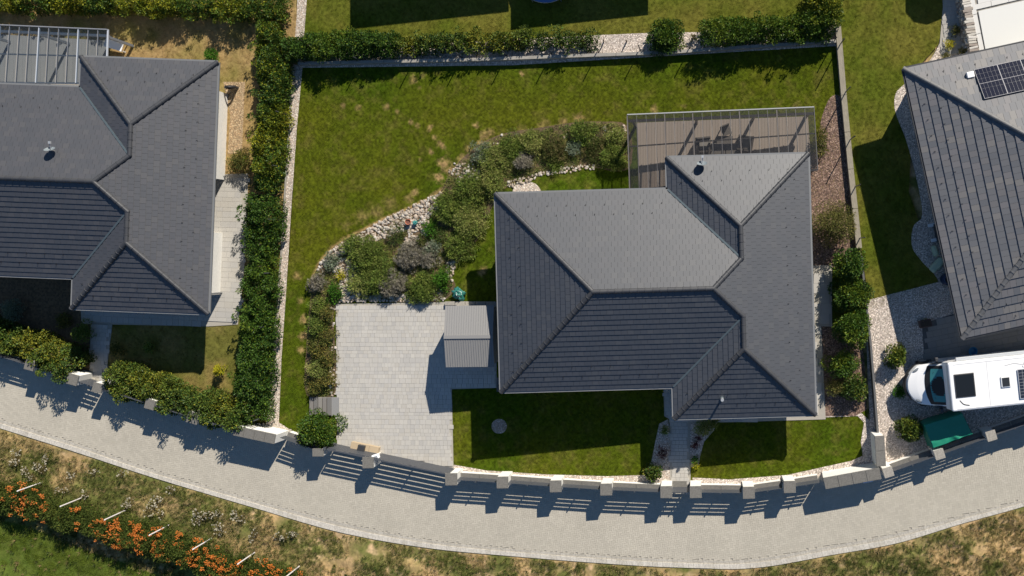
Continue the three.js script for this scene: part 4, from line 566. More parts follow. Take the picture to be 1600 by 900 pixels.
  for (const s of [-1, 1]) { part('window', box(.9, .5, .03, 3.2, 1.9, s * (W / 2)), mDarkGlass, o); part('window', box(.7, .5, .03, 5.6, 1.9, s * (W / 2)), mDarkGlass, o); } const dr = part('door', box(.6, 1.75, .03, 4.4, 1.5, -W / 2 - .004), mat(.75, .75, .75, .4), o); part('handle', box(.1, .04, .04, 4.2, 1.5, -W / 2 - .03), mBlack, dr);
}
{ const p = gp(1518, 548), o = thing('plastic_tub', 'small blue tub on the patio behind the motorhome', 'tub', V(p.x, G(p.x) + .04, p.z), .1); part('wall', new THREE.CylinderGeometry(.2, .15, .24, 16, 1, true).translate(0, .13, 0), mat(.03, .22, .42, .5), o); part('bottom', cyl(.15, .15, .02, 0, .0, 0, 16), mat(.03, .22, .42, .5), o); part('rim', new THREE.TorusGeometry(.2, .018, 6, 20).rotateX(Math.PI / 2).translate(0, .25, 0), mat(.03, .22, .42, .5), o); }
{ // tarpaulin draped over a low stack
  const c = [[1444, 664], [1504, 646], [1520, 678], [1458, 701]].map(q => gp(q[0], q[1], 1.15)), o = thing('tarpaulin', 'green tarpaulin spread over a low stack beside the lane wall', 'tarpaulin', c.reduce((s, v) => s.add(v.clone()), V(0, 0, 0)).multiplyScalar(.25).setY(0)), n = 34; o.position.y = G(o.position.x);
  const p = [], id = [], bil = (u, v) => c[0].clone().lerp(c[1], u).lerp(c[3].clone().lerp(c[2], u), v);
  for (let j = -5; j <= n + 5; j++) for (let i = -5; i <= n + 5; i++) { const u = Math.max(0, Math.min(1, i / n)), v = Math.max(0, Math.min(1, j / n)), e = Math.max(-i, i - n, -j, j - n, 0), q = bil(u, v).sub(o.position); const du = (i < 0 ? i : i > n ? i - n : 0) / 5 * .05, dv = (j < 0 ? j : j > n ? j - n : 0) / 5 * .05; q.x += du; q.z += dv; const fold = .035 * Math.sin(9 * (u * .9 + v * .5) + 3 * vn(u * 4, v * 4, 2)) * (.3 + .7 * v) + .05 * (fbm(u * 5, v * 5, 4, 3) - .5) + .07 * Math.exp(-(((u - .35 - .3 * v) / .06) ** 2)) * v; q.y += fold - .2 * e * (1 + .1 * Math.sin(i * 1.7 + j)); p.push(q.x, Math.max(q.y, .03), q.z); }
  const m = n + 11; for (let j = 0; j < m - 1; j++) for (let i = 0; i < m - 1; i++) { const k = j * m + i; id.push(k, k + m, k + 1, k + 1, k + m, k + m + 1); } const g = new THREE.BufferGeometry(); g.setAttribute('position', new THREE.Float32BufferAttribute(p, 3)); g.setIndex(id); g.computeVertexNormals(); part('sheet', g, mat(.012, .20, .12, .45), o);
}
// garden things beside the right house
{ const p = gp(1456, 362), o = thing('heat_pump', 'dark heat pump under the right house eave', 'heat pump', V(p.x, G(p.x), p.z), .21); part('casing', box(.4, .8, .9, .3, .45, .1, 0, .03), mDark, o); for (const z of [-.32, .42]) part('bracket', box(.34, .12, .16, .02, .1, z), mWhite, o); }
{ const mB = mat(.42, .50, .36, .7); [[1459, 392, .9, .3, 'pale green cushion bundle nearest the heat pump'], [1466, 412, 1.0, -.5, 'pale green cushion bundle leaning on the big one'], [1462, 414, 1.3, -.75, 'largest pale green cushion bundle under the right eave']].forEach(([x, y, s, t, l], i) => { const p = gp(x, y), o = thing('garden_cushion', l, 'cushion', V(p.x, G(p.x) + .02, p.z), t, 'cushions under the right eave'); const g = new RoundedBoxGeometry(.3 * s, .32, .62 * s, 4, .12), a = g.attributes.position; for (let k = 0; k < a.count; k++) { const f = 1 + .12 * (vn(a.getX(k) * 9 + i, a.getZ(k) * 9, 5) - .5); a.setXYZ(k, a.getX(k) * f, a.getY(k) * f + .17, a.getZ(k) * f); } g.computeVertexNormals(); part('cover', g, mB, o); part('seam', box(.31 * s, .02, .5 * s, 0, .18, 0, 0, .006), mat(.35, .42, .30, .7), o); }); }
{ const p = gp(1476, 436), o = thing('rain_barrel', 'dark blue rain barrel under the right eave', 'barrel', V(p.x, G(p.x), p.z)); part('barrel', new THREE.LatheGeometry([[.0, 0], [.24, 0], [.29, .3], [.29, .55], [.25, .85], [.0, .86]].map(q => new THREE.Vector2(...q)), 20), mat(.01, .03, .08, .5), o); part('lid', cyl(.2, .2, .03, 0, .86, 0, 18), mBlack, o); }
// raised pool terrace with a dry stone wall
{
  const pts = px2([[1516, -40], [1640, -60], [1640, 66], [1527, 84], [1514, 0]]), lift = .75, top = pts.map(p => V(p.x, 0, p.z));
  const base = V(pts[4].x, G(pts[4].x), pts[4].z), o = thing('pool_terrace', 'raised white pool terrace at the top right corner', 'pool', base);
  const q = [[1514, -40], [1640, -70], [1640, 70], [1533, 90], [1514, -2]].map(([x, y]) => gp(x, y, lift)), g = new THREE.ExtrudeGeometry(new THREE.Shape(q.map(p => new THREE.Vector2(p.x - base.x, -(p.z - base.z)))), { depth: .9, bevelEnabled: false }); g.rotateX(-Math.PI / 2); g.translate(0, q[0].y - base.y - .95, 0); part('podium', g, mConcrete, o);
  const ty = q[0].y - base.y - .05, L2 = (x, y) => { const p = at(x, y, ty + base.y); return V(p.x - base.x, ty, p.z - base.z); };
  const slab = (c, h, m, name, y = 0) => { const gg = new THREE.ExtrudeGeometry(new THREE.Shape(c.map(p => new THREE.Vector2(p.x, -p.z))), { depth: h, bevelEnabled: false }); gg.rotateX(-Math.PI / 2); gg.translate(0, ty + y, 0); return part(name, gg, m, o); };
  slab([L2(1528, 18), L2(1640, -8), L2(1640, 66), L2(1540, 82)], .06, mat(.60, .60, .575, .6), 'pool_cover', .012);
  const mT = mat(.58, .57, .545, .7); const edge = [[1513, -6], [1519, 24], [1525, 54], [1531, 84]], inn = [[1521, -8], [1526, 22], [1532, 52], [1538, 82]]; for (let i = 0; i < 3; i++) slab([L2(edge[i][0], edge[i][1] + .4), L2(inn[i][0], inn[i][1] + .4), L2(inn[i + 1][0], inn[i + 1][1] - .4), L2(edge[i + 1][0], edge[i + 1][1] - .4)], .05, mT, 'coping_slab', .004);
  for (let r = 0; r < 3; r++) for (let i = 0; i < 4; i++) { const x0 = 1522 + i * 27 + r * 6, x1 = x0 + 26.4, yy = (x) => 15 - (x - 1526) * .235 - r * 8.2; slab([L2(x0, yy(x0)), L2(x1, yy(x1)), L2(x1 - 1, yy(x1) - 7.8), L2(x0 - 1, yy(x0) - 7.8)], .05, mT, 'terrace_slab', .006); }
  const w = thing('dry_stone_wall', 'dry stone wall of stacked pale slabs beside the pool terrace', 'wall', V(base.x - .1, base.y, base.z)), ms = [[.42, .38, .33], [.50, .47, .42], [.34, .30, .26], [.55, .52, .48], [.28, .24, .21]].map(t => mat(...t, .92, { bumpMap: grainTex, bumpScale: .01 }));
  const a = gp(1496, -20), b = gp(1513, 84), d = b.clone().sub(a), n = 26; for (let k = 0; k < 4; k++) for (let i = 0; i < n; i++) { const t = (i + .5 + (k % 2) * .4) / n, ww = d.length() / n * rr(.8, 1.15), p = a.clone().addScaledVector(d, t), gg = new RoundedBoxGeometry(rr(.38, .52), .2, ww, 1, .03); const s = part('stone', gg, ms[Math.floor(rnd() * 5)], w); s.position.set(p.x - w.position.x + rr(-.05, .05) + k * .03, .1 + k * .2 + G(p.x) - base.y, p.z - w.position.z); s.rotation.set(rr(-.06, .06), Math.atan2(d.x, d.z) + rr(-.12, .12), rr(-.06, .06)); }
}
// trampoline on the back lawn, mostly above the photo's edge
{ const p = gp(855, -36), o = thing('trampoline', 'round trampoline with a blue rim in the shadow at the top edge', 'trampoline', p), R = 1.45; part('mat', cyl(R - .2, R - .2, .02, 0, .62, 0, 40), mBlack, o); const g = new THREE.TorusGeometry(R - .08, .1, 8, 48); g.rotateX(Math.PI / 2); g.scale(1, .35, 1); part('rim_pad', g.translate(0, .66, 0), mat(.05, .12, .30, .6), o); part('frame', new THREE.TorusGeometry(R, .03, 6, 48).rotateX(Math.PI / 2).translate(0, .6, 0), mSteel, o); for (let i = 0; i < 6; i++) part('leg', cyl(.025, .025, .64, R * Math.cos(i * 1.047), -.03, R * Math.sin(i * 1.047), 8), mSteel, o); }
// parasol above the photo's edge whose round shadow falls on the right lawn
{ const s = gp(1449, 8), h = 2.3, o = thing('garden_parasol', 'garden parasol above the top edge that shades the right lawn', 'parasol', V(s.x + SUN.x * h, G(s.x + SUN.x * h), s.z + SUN.z * h - .1)); part('canopy', new THREE.ConeGeometry(1.05, .4, 10, 1, true).translate(0, h + .1, 0), mat(.6, .58, .5, .9), o); part('pole', cyl(.03, .03, h + .2, 0, 0, 0, 8), mSteel, o); part('foot', cyl(.28, .28, .1, 0, 0, 0, 16), mDark, o); }
// small garden objects
{ const p = gp(640, 347), o = thing('flower_pot', 'small terracotta pot lying among the white stones', 'pot', V(p.x, G(p.x) + .05, p.z)); part('pot', new THREE.LatheGeometry([[.0, 0], [.09, 0], [.14, .2], [.15, .2], [.15, .25], [.125, .25], [.09, .04], [0, .04]].map(q => new THREE.Vector2(...q)), 18), mTerracotta, o); part('earth', cyl(.115, .115, .02, 0, .18, 0, 16), mat(.16, .07, .05, .95), o); }
{ const p = gp(650, 348), o = thing('watering_can', 'small turquoise watering can among the white stones', 'watering can', V(p.x, G(p.x) + .05, p.z), .5), m = mat(.05, .24, .22, .5); part('tank', cyl(.11, .1, .2, 0, 0, 0, 14), m, o); part('spout', bar(V(.1, .05, 0), V(.32, .24, 0), .035, .035), m, o); part('handle', new THREE.TorusGeometry(.09, .014, 6, 14, Math.PI).translate(0, .2, 0), m, o); }
{ const p = gp(719, 460), o = thing('garden_sack', 'crumpled turquoise garden sack beside the shed', 'sack', V(p.x, G(p.x), p.z), .3), g = new THREE.SphereGeometry(.3, 26, 18), a = g.attributes.position; for (let i = 0; i < a.count; i++) { const x = a.getX(i), y = a.getY(i), z = a.getZ(i), f = .6 + .9 * Math.abs(vn(x * 9 + 4, z * 9 + y * 6, 3) - .5) * 2; a.setXYZ(i, x * f * 1.1, Math.max(0, y * f * .8 + .18), z * f * 1.15); } g.computeVertexNormals(); part('bag', g, mat(.025, .15, .125, .5), o); part('opening', new THREE.TorusGeometry(.13, .03, 6, 12).rotateX(1.4).translate(.03, .36, -.05), mat(.55, .62, .6, .6), o); }
{ const p = gp(1444, 505), o = thing('planter', 'small planter with a yellow shrub on the shaded patio', 'planter', V(p.x, G(p.x) + .04, p.z), .2); part('trough', box(.6, .26, .36, 0, .14, 0, 0, .03), mat(.10, .06, .05, .9), o); part('earth', box(.5, .02, .26, 0, .275, 0), mat(.05, .035, .025, .95), o); }

// ---------------------------------------------------------------- plants
function leafGeo(w, fold) { const g = new THREE.BufferGeometry(), h = w / 2; g.setAttribute('position', new THREE.Float32BufferAttribute([0, 0, 0, h, fold, .42, 0, 0, 1, 0, 0, 0, 0, 0, 1, -h, fold, .42], 3)); g.computeVertexNormals(); return g; }
function sprigGeo(n, w, spread, seed) { const r = rng32(seed), p = []; for (let i = 0; i < n; i++) { const a = r() * 6.28, t = spread * (.3 + .7 * r()), l = .6 + .4 * r(), dx = Math.cos(a) * Math.sin(t), dz = Math.sin(a) * Math.sin(t), dy = Math.cos(t), sx = -Math.sin(a) * w, sz = Math.cos(a) * w; p.push(-sx, 0, -sz, sx, 0, sz, dx * l, dy * l, dz * l); } const g = new THREE.BufferGeometry(); g.setAttribute('position', new THREE.Float32BufferAttribute(p, 3)); g.computeVertexNormals(); return g; }
const gBroad = leafGeo(.55, .10), gFine = leafGeo(.32, .05), gSprig = sprigGeo(7, .075, 1.1, 3), gNeedle = sprigGeo(9, .05, 1.25, 5), gThin = leafGeo(.26, .04);
const leafM = (rough = .55, tr = .25) => new THREE.MeshPhysicalMaterial({ color: 0xffffff, roughness: rough, transmission: tr, thickness: 0, specularIntensity: rough > .6 ? .08 : .45, side: THREE.DoubleSide });
const mLeaf = leafM(.48, .22), mSoft = leafM(.85, .4), mPetal = leafM(.8, .3);
const kinds = {                                            // geometry, material, leaf size in metres, leaves per square metre of hull, colours
  laurel: [gBroad, mLeaf, [.07, .125], 400, [[.038, .088, .014], [.05, .108, .015], [.064, .13, .016], [.09, .155, .015], [.14, .185, .015]]],
  laurelYellow: [gBroad, mLeaf, [.07, .125], 400, [[.042, .092, .015], [.055, .112, .016], [.085, .14, .014], [.15, .185, .014], [.28, .28, .018]]],
  mixed: [gBroad, mLeaf, [.08, .14], 340, [[.05, .095, .02], [.07, .12, .02], [.09, .14, .022], [.11, .15, .022], [.22, .22, .025]]],
  juniper: [gThin, mSoft, [.07, .15], 430, [[.17, .245, .05], [.21, .29, .055], [.13, .195, .045], [.27, .32, .07], [.20, .225, .06]]],
  juniperPale: [gThin, mSoft, [.07, .15], 430, [[.25, .315, .075], [.32, .37, .095], [.21, .28, .07], [.40, .40, .14], [.30, .30, .10]]],
  blue: [gThin, mSoft, [.07, .13], 400, [[.23, .28, .19], [.28, .32, .23], [.19, .25, .165]]],
  lavender: [gSprig, mSoft, [.10, .2], 170, [[.32, .295, .225], [.38, .35, .28], [.26, .245, .17], [.33, .305, .26]]],
  bright: [gFine, mSoft, [.08, .14], 330, [[.08, .20, .02], [.10, .24, .025], [.06, .16, .02]]],
  cushion: [gFine, mSoft, [.06, .1], 380, [[.085, .13, .035], [.10, .16, .04], [.13, .15, .05]]],
  bronze: [gFine, mSoft, [.08, .13], 300, [[.17, .165, .045], [.22, .20, .05], [.12, .14, .035], [.27, .22, .06], [.09, .12, .035]]],
  olive: [gFine, mSoft, [.07, .13], 300, [[.21, .20, .06], [.16, .17, .045], [.26, .22, .08], [.12, .14, .04]]],
  fescue: [gSprig, mSoft, [.12, .22], 200, [[.36, .37, .34], [.42, .42, .38], [.30, .32, .28]]],
  dry: [gSprig, mSoft, [.1, .2], 150, [[.30, .24, .11], [.24, .20, .08], [.20, .18, .07]]],
  yellow: [gFine, mSoft, [.07, .11], 300, [[.58, .50, .02], [.48, .44, .03], [.3, .33, .03]]],
  red: [gFine, mSoft, [.07, .11], 300, [[.14, .035, .035], [.18, .05, .045], [.09, .03, .03]]],
  pyracantha: [gFine, mSoft, [.09, .15], 260, [[.085, .12, .025], [.11, .145, .03], [.13, .15, .03], [.065, .10, .022]]],
  weed: [gSprig, mSoft, [.1, .2], 160, [[.14, .15, .045], [.10, .13, .035], [.22, .19, .08]]],
};
let leafCount = 0;
function leaves(parent, name, lobes, kind, seed, f = 1, drift = false) {   // lobes: [x, y, z, r, (ry)] in the parent's space
  const [geo, m, sz, den, cols] = kinds[kind], r = rng32(seed), ms = [], cs = [], q = new THREE.Quaternion(), q2 = new THREE.Quaternion(), Z = V(0, 0, 1), sprig = geo === gSprig || geo === gNeedle;
  for (const [x, y, z, R, Ry = R] of lobes) {
    const n = Math.round(den * f * 4 * R * (R + Ry) / 2 * 1.6), tone = cols[Math.max(0, Math.min(cols.length - 1, Math.floor((drift ? vn(x * .55 + z * .55, z * .3, seed) * 1.3 - .15 + (r() - .5) * .5 : r()) * cols.length)))];
    for (let i = 0; i < n; i++) {
      const u = r() * 2 - 1, a = r() * 6.283, s = Math.sqrt(1 - u * u), d = V(s * Math.cos(a), u * .9 + .1, s * Math.sin(a)), k = sprig ? .66 + .40 * Math.sqrt(r()) : .45 + .6 * Math.sqrt(r()); if (d.y < -.35) d.y *= -.6;
      const p = V(x + d.x * R * k, Math.max(.02, y + d.y * Ry * k), z + d.z * R * k), dir = d.clone().multiplyScalar(.8).add(V(r() - .5, r() * .9 - .2, r() - .5).multiplyScalar(1.5)).normalize();
      if (sprig) q.setFromUnitVectors(V(0, 1, 0), dir); else { q.setFromUnitVectors(Z, dir); q2.setFromAxisAngle(Z, r() * 6.283); q.multiply(q2); }
      const L = rr(sz[0], sz[1], r); ms.push(new THREE.Matrix4().compose(p, q, V(L, L, L))); const c = r() < .55 ? tone : cols[Math.floor(r() * cols.length)], g = .65 + .7 * r(); cs.push([c[0] * g, c[1] * g, c[2] * g]);
    }
  }
  const im = new THREE.InstancedMesh(geo, m, ms.length), col = new THREE.Color(); ms.forEach((x, i) => { im.setMatrixAt(i, x); im.setColorAt(i, col.setRGB(...cs[i])); }); leafCount += ms.length;
  im.name = name; im.userData.kind = 'stuff'; im.castShadow = im.receiveShadow = true; parent.add(im); return im;
}
let seedN = 1000;
function bush(name, label, px, py, rpx, h, kind, opt = {}) { // px, py: centre of the crown as seen in the photograph
  const c = gp(px, py, h * .55), R = M2(rpx) * .96, g0 = opt.ground ? opt.ground(c.x, c.z) : G(c.x), o = thing(name, label, opt.cat ?? 'shrub', V(c.x, g0, c.z), 0, opt.group), r = rng32(++seedN), lobes = [], n = opt.lobes ?? Math.max(7, Math.round(9 + R * 13));
  const lr = R * (opt.lr ?? .38); lobes.push([0, h * .36, 0, R * (opt.skip ? .5 : .62), h * .42]);
  for (let i = 0; i < n; i++) { if (opt.skip && r() < opt.skip) continue; const a = i * 2.399 + r() * .8, k = Math.sqrt((i + .5) / n) * (.75 + .5 * r()), rad = (R - lr * .75) * k, t = Math.sqrt(Math.max(.05, 1 - k * k * .8)); lobes.push([Math.cos(a) * rad * (opt.sx ?? 1), Math.max(lr * .35, h * t * (.40 + .5 * r())), Math.sin(a) * rad * (opt.sz ?? 1), lr * (.75 + .5 * r()), Math.min(lr, h * .45) * (.75 + .5 * r())]); }
  leaves(o, 'foliage', lobes, kind, seedN * 7, opt.f ?? 1);
  const ns = opt.stems ?? 3; for (let i = 0; i < ns; i++) { const a = i * 2.1 + r(), g = new THREE.CylinderGeometry(.012 + R * .008, .02 + R * .016, h * .7, 6); g.translate(0, h * .35, 0); const s = part('stem', g, mBark, o); s.rotation.set(Math.cos(a) * .35, 0, Math.sin(a) * .35); }
  return o;
}
function hedge(label, pts, wpx, h, kind, opt = {}) {        // pts: centre line of the crown in the photo
  const c = smooth(pts.map(p => gp(p[0], p[1], h * .6)), Math.max(8, pts.length * 10), false), base = V(c[0].x, G(c[0].x), c[0].z), o = thing('hedge', label, 'hedge', base, 0, opt.group), r = rng32(++seedN), cv = new THREE.CatmullRomCurve3(c), L = cv.getLength(), n = Math.round(L / .42), lobes = [], W = M2(wpx) / 2;
  for (let i = 0; i <= n; i++) {
    const p = cv.getPointAt(i / n), t = cv.getTangentAt(i / n), nx = -t.z, nz = t.x, y0 = G(p.x) - base.y, hh = h * (opt.hv ? 1 - opt.hv * vn(i * .33, 3, seedN) : .9 + .16 * vn(i * .5, 1, seedN)), ww = W * (.74 + .46 * vn(i * .55, 7, seedN)), m = Math.max(2, Math.round(ww / .31)); if (opt.gap && vn(i * .37, 5, seedN) < opt.gap) continue;
    for (let k = 0; k < m; k++) { const s = (k + .5) / m * 2 - 1 + (r() - .5) * .25, lr = rr(.22, .46, r) * (opt.lr ?? 1), q = s * Math.max(.05, ww - lr * .6); lobes.push([p.x - base.x + nx * q + (r() - .5) * .3, y0 + hh - lr * .85 - .25 * s * s + (r() - .6) * .62, p.z - base.z + nz * q + (r() - .5) * .2, lr]); }
    if (r() < .6) { const s = r() < .5 ? -1 : 1, lr = rr(.10, .19, r); lobes.push([p.x - base.x + nx * s * (ww + rr(.0, .22, r)), y0 + hh * rr(.6, .95, r), p.z - base.z + nz * s * (ww + rr(.0, .22, r)), lr, lr * 1.3]); } if (r() < .45) { const lr = rr(.10, .18, r), q = (r() - .5) * 1.6 * ww; lobes.push([p.x - base.x + nx * q, y0 + hh + rr(.0, .16, r), p.z - base.z + nz * q, lr, lr * 1.5]); }
    for (const s of [-1, 1]) for (let y = .25; y < hh - .5; y += .42) { const lr = rr(.26, .38, r), q = s * Math.max(.05, ww - lr * .7); lobes.push([p.x - base.x + nx * q + (r() - .5) * .15, y0 + y + (r() - .5) * .2, p.z - base.z + nz * q, lr]); }
  }
  leaves(o, 'foliage', lobes, kind, seedN * 7, opt.f ?? 1, true);
  const ns = Math.round(L / 1.1); for (let i = 0; i <= ns; i++) { const p = cv.getPointAt(i / ns), g = new THREE.CylinderGeometry(.02, .04, h * .8, 6); const s = part('stem', g, mBark, o); s.position.set(p.x - base.x, G(p.x) - base.y + h * .38, p.z - base.z); s.rotation.set((r() - .5) * .2, 0, (r() - .5) * .2); }
  return o;
}
// hedges
hedge('tall laurel hedge along the boundary of the left plot, back part', [[418, 45], [424, 90], [427, 150], [420, 220], [413, 290]], 41, 1.45, 'laurelYellow');
hedge('tall laurel hedge along the boundary of the left plot, front part', [[411, 315], [408, 400], [404, 470], [400, 540], [397, 600], [396, 650]], 48, 1.45, 'laurel');
hedge('laurel hedge across the top left corner', [[-40, -2], [60, 0], [160, 3], [260, 6], [360, 10], [440, 14]], 34, 1.15, 'laurelYellow');
hedge('laurel hedge at the back boundary next to the left hedge', [[452, 76], [520, 70], [580, 68], [612, 70]], 36, 1.35, 'laurel');
hedge('sparse yellowing shrubs along the back boundary', [[630, 72], [700, 67], [780, 64], [850, 62], [920, 62], [978, 62]], 27, .95, 'mixed', { gap: .26, f: .85, hv: .4 });
hedge('laurel hedge at the back boundary in the right half', [[1104, 50], [1160, 46], [1220, 44], [1290, 42]], 36, 1.35, 'laurel');
hedge('short laurel hedge going back from the right end of the back boundary', [[1294, 32], [1290, 8], [1288, -24]], 40, 1.6, 'laurelYellow');
hedge('laurel hedge on the lane at the far left', [[-40, 520], [10, 530], [60, 548], [110, 570]], 50, 1.45, 'mixed');
hedge('laurel hedge on the lane between the left gate and the clear pillar', [[178, 590], [230, 608], [290, 628], [340, 642], [385, 652]], 50, 1.45, 'mixed');
bush('shrub', 'rounded green shrub standing alone in the back boundary', 1040, 58, 30, 1.0, 'laurel');
bush('laurel_shrub', 'rearmost of the three big laurel shrubs right of the house', 1328, 412, 27, 1.9, 'laurel', { group: 'big laurel shrubs' });
bush('laurel_shrub', 'middle of the three big laurel shrubs right of the house', 1332, 460, 31, 2.0, 'laurel', { group: 'big laurel shrubs' });
bush('laurel_shrub', 'frontmost of the three big laurel shrubs right of the house', 1334, 512, 31, 2.0, 'laurel', { group: 'big laurel shrubs' });
bush('olive_shrub', 'large loose olive-brown shrub on the mulch bed', 1306, 352, 37, 1.6, 'olive', { f: .8 });
bush('shrub', 'dark green shrub below the big laurels', 1318, 570, 26, 1.2, 'laurel', { f: .8 });
bush('shrub', 'green shrub at the lower end of the mulch bed', 1335, 606, 22, .9, 'mixed');
bush('shrub', 'low purple-green shrub beside the house corner', 1304, 604, 17, .6, 'olive');
bush('shrub', 'narrow bush squeezed beside the veranda on the mulch', 1282, 222, 17, .9, 'bronze', { sz: 2.0, sx: .6 });
bush('shrub', 'big round green bush beside the driveway gate', 497, 674, 34, 1.7, 'laurel');
bush('shrub', 'round dark green shrub on the pale gravel yard', 1401, 558, 17, .9, 'mixed', { f: 1.3 });
bush('shrub', 'small bright green shrub in front of the motorhome', 1404, 613, 11, .5, 'bright');
bush('shrub', 'round dotted green shrub beside the green tarpaulin', 1422, 670, 22, 1.0, 'mixed');
bush('shrub', 'dry shrub at the end of the left gravel strip', 376, 252, 21, .8, 'bronze');
bush('shrub', 'small bright shrub behind the left house corner', 331, 87, 14, .6, 'bright');
bush('shrub', 'small yellow conifer on the left front lawn', 341, 578, 9, .95, 'yellow', { f: 2.2, lr: .5 });
bush('shrub', 'dark shrub in front of the left house beside the path', 128, 520, 17, .9, 'juniper');
bush('shrub', 'shrub with yellow leaf tips at the left path', 131, 560, 15, .9, 'mixed');
bush('shrub', 'shaded blue-green shrub in the left front bed', 18, 484, 20, .9, 'blue');
bush('shrub', 'shaded low shrub at the right side of the left path', 182, 545, 12, .6, 'bronze');
bush('shrub', 'lone shaded dwarf shrub on the left front lawn', 233, 543, 10, .5, 'juniper');
bush('shrub', 'low shrub in the left front bed beside the path edge', 100, 500, 14, .5, 'bronze');
// beds along the front path
bush('shrub', 'grassy green shrub right of the front path under the eave', 1101, 666, 16, .8, 'juniperPale');
bush('shrub', 'dark companion shrub under the eave beside the front path', 1116, 662, 9, .5, 'juniper');
bush('shrub', 'dark red dwarf shrub right of the front path', 1086, 695, 7, .4, 'red');
bush('shrub', 'second, smaller dark red dwarf shrub right of the front path', 1092, 685, 6, .4, 'red');
bush('shrub', 'small green shrub above the yellow one at the front path', 1086, 718, 7, .4, 'bright');
bush('shrub', 'small yellow green shrub at the sunlit edge of the front path', 1086, 727, 7, .4, 'yellow');
bush('shrub', 'round shaded shrub left of the front path near the house', 1039, 672, 8, .5, 'juniper');
bush('shrub', 'brown red shrub left of the front path', 1036, 707, 10, .6, 'red', { sz: 1.4 });
bush('shrub', 'yellow green shrub left of the front path at the wall', 1020, 738, 15, .6, 'mixed');
bush('shrub', 'tiny sapling in the gap of the back boundary', 1083, 58, 6, .5, 'bronze');
// rock garden
const rg = 'rock garden plants';
[[572, 398, 34, .55, 'juniper', 'large spreading juniper in the left half of the rock garden'], [596, 432, 32, .55, 'juniper', 'dark juniper just above the driveway edge'], [562, 442, 24, .45, 'juniperPale', 'olive juniper beside the white stone patch'], [548, 382, 19, .5, 'juniper', 'upright dark juniper at the lawn edge of the rock garden'], [519, 408, 18, .4, 'blue', 'bluish juniper at the left tip of the rock garden'], [660, 448, 28, .5, 'juniper', 'spreading juniper right of the brown lavender'], [690, 436, 20, .5, 'bright', 'bright green shrub at the right driveway edge'], [718, 385, 26, .5, 'juniper', 'dark juniper at the inner lawn edge'], [735, 345, 30, .55, 'juniperPale', 'feathery green juniper in the middle of the bed'], [700, 325, 27, .5, 'juniper', 'dark juniper beside the small pot'], [735, 300, 30, .5, 'juniper', 'dark spreading juniper in the bend of the bed'], [768, 285, 27, .5, 'juniperPale', 'fresh green juniper near the gravel circle'], [775, 250, 28, .45, 'juniperPale', 'pale green juniper above the bend'], [752, 238, 20, .45, 'blue', 'blue grey juniper at the upper edge of the bed'], [800, 232, 26, .4, 'juniper', 'dark juniper in the upper bed'], [832, 222, 24, .4, 'juniperPale', 'straw green ground cover in the upper bed'], [868, 236, 24, .35, 'weed', 'loose weedy ground cover in the upper bed'], [912, 207, 22, .5, 'juniper', 'dark blue green juniper at the top of the bed'], [930, 232, 20, .4, 'weed', 'weedy tuft beside the dark juniper'], [958, 246, 24, .6, 'juniper', 'dark juniper beside the veranda corner'], [962, 212, 18, .5, 'juniperPale', 'green juniper behind the veranda corner'], [868, 255, 16, .3, 'juniper', 'low dark plant on the inner edge stones'], [640, 400, 24, .55, 'lavender', 'grey lavender with blue tinge in the middle'], [612, 442, 25, .6, 'lavender', 'round brownish lavender above the driveway'], [668, 402, 20, .5, 'lavender', 'silver grey lavender right of the blue one'], [494, 442, 17, .5, 'lavender', 'grey lavender at the left end of the rock garden'], [676, 388, 17, .45, 'blue', 'pale blue green cushion beside the lavenders'], [818, 252, 17, .45, 'lavender', 'grey lavender in the upper bed'], [896, 231, 14, .4, 'blue', 'silvery blue cushion plant in the upper bed'], [524, 457, 17, .4, 'bright', 'bright green clump near the driveway corner'], [620, 365, 19, .4, 'cushion', 'green cushion plant alone among the white stones'], [672, 358, 15, .35, 'bright', 'fresh green perennial near the pot'], [688, 370, 14, .35, 'cushion', 'mid green perennial behind the fresh one'], [533, 431, 10, .25, 'yellow', 'small yellow flowering clump on the white stones'], [694, 312, 12, .3, 'weed', 'yellowish weed tuft at the lawn edge'], [660, 378, 11, .3, 'weed', 'thin weed between the stones'], [496, 478, 16, .5, 'juniper', 'dark plant at the top of the narrow side bed'], [512, 490, 15, .5, 'bronze', 'bronze shrub at the driveway corner of the side bed'], [494, 508, 18, .6, 'juniper', 'dark green shrub in the upper side bed'], [510, 524, 17, .6, 'bronze', 'bronze shrub second from the driveway corner'], [494, 542, 18, .6, 'bronze', 'bronze shrub at the lawn side of the narrow bed'], [510, 558, 17, .6, 'bronze', 'bronze shrub in the middle of the narrow bed'], [494, 576, 18, .6, 'juniperPale', 'olive shrub low in the narrow bed'], [510, 592, 17, .6, 'bronze', 'bronze shrub above the sleeper steps'], [492, 606, 15, .5, 'bronze', 'lowest bronze shrub of the narrow bed']].forEach(([x, y, r, h, k, l]) => bush('rock_garden_shrub', l, x, y, r * 1.02, h, k, { group: rg, cat: 'shrub', f: .9, stems: 2, lr: r > 20 ? .24 : .32, lobes: Math.round(r > 20 ? 26 + r : 16), skip: .2 }));
// right plot small plants by the stone wall
[[1493, 47, 9, .4, 'bronze', 'dark shrub in the shade beside the dry stone wall'], [1484, 69, 9, .4, 'yellow', 'yellow and red shrub beside the curved border'], [1506, 82, 9, .4, 'olive', 'yellowish shrub at the foot of the dry stone wall'], [1478, 90, 8, .35, 'bronze', 'shrub half under the eave of the right house'], [1444, 504, 6, .3, 'yellow', 'yellow shrub growing in the small planter']].forEach(([x, y, r, h, k, l]) => bush('shrub', l, x, y, r, h, k));
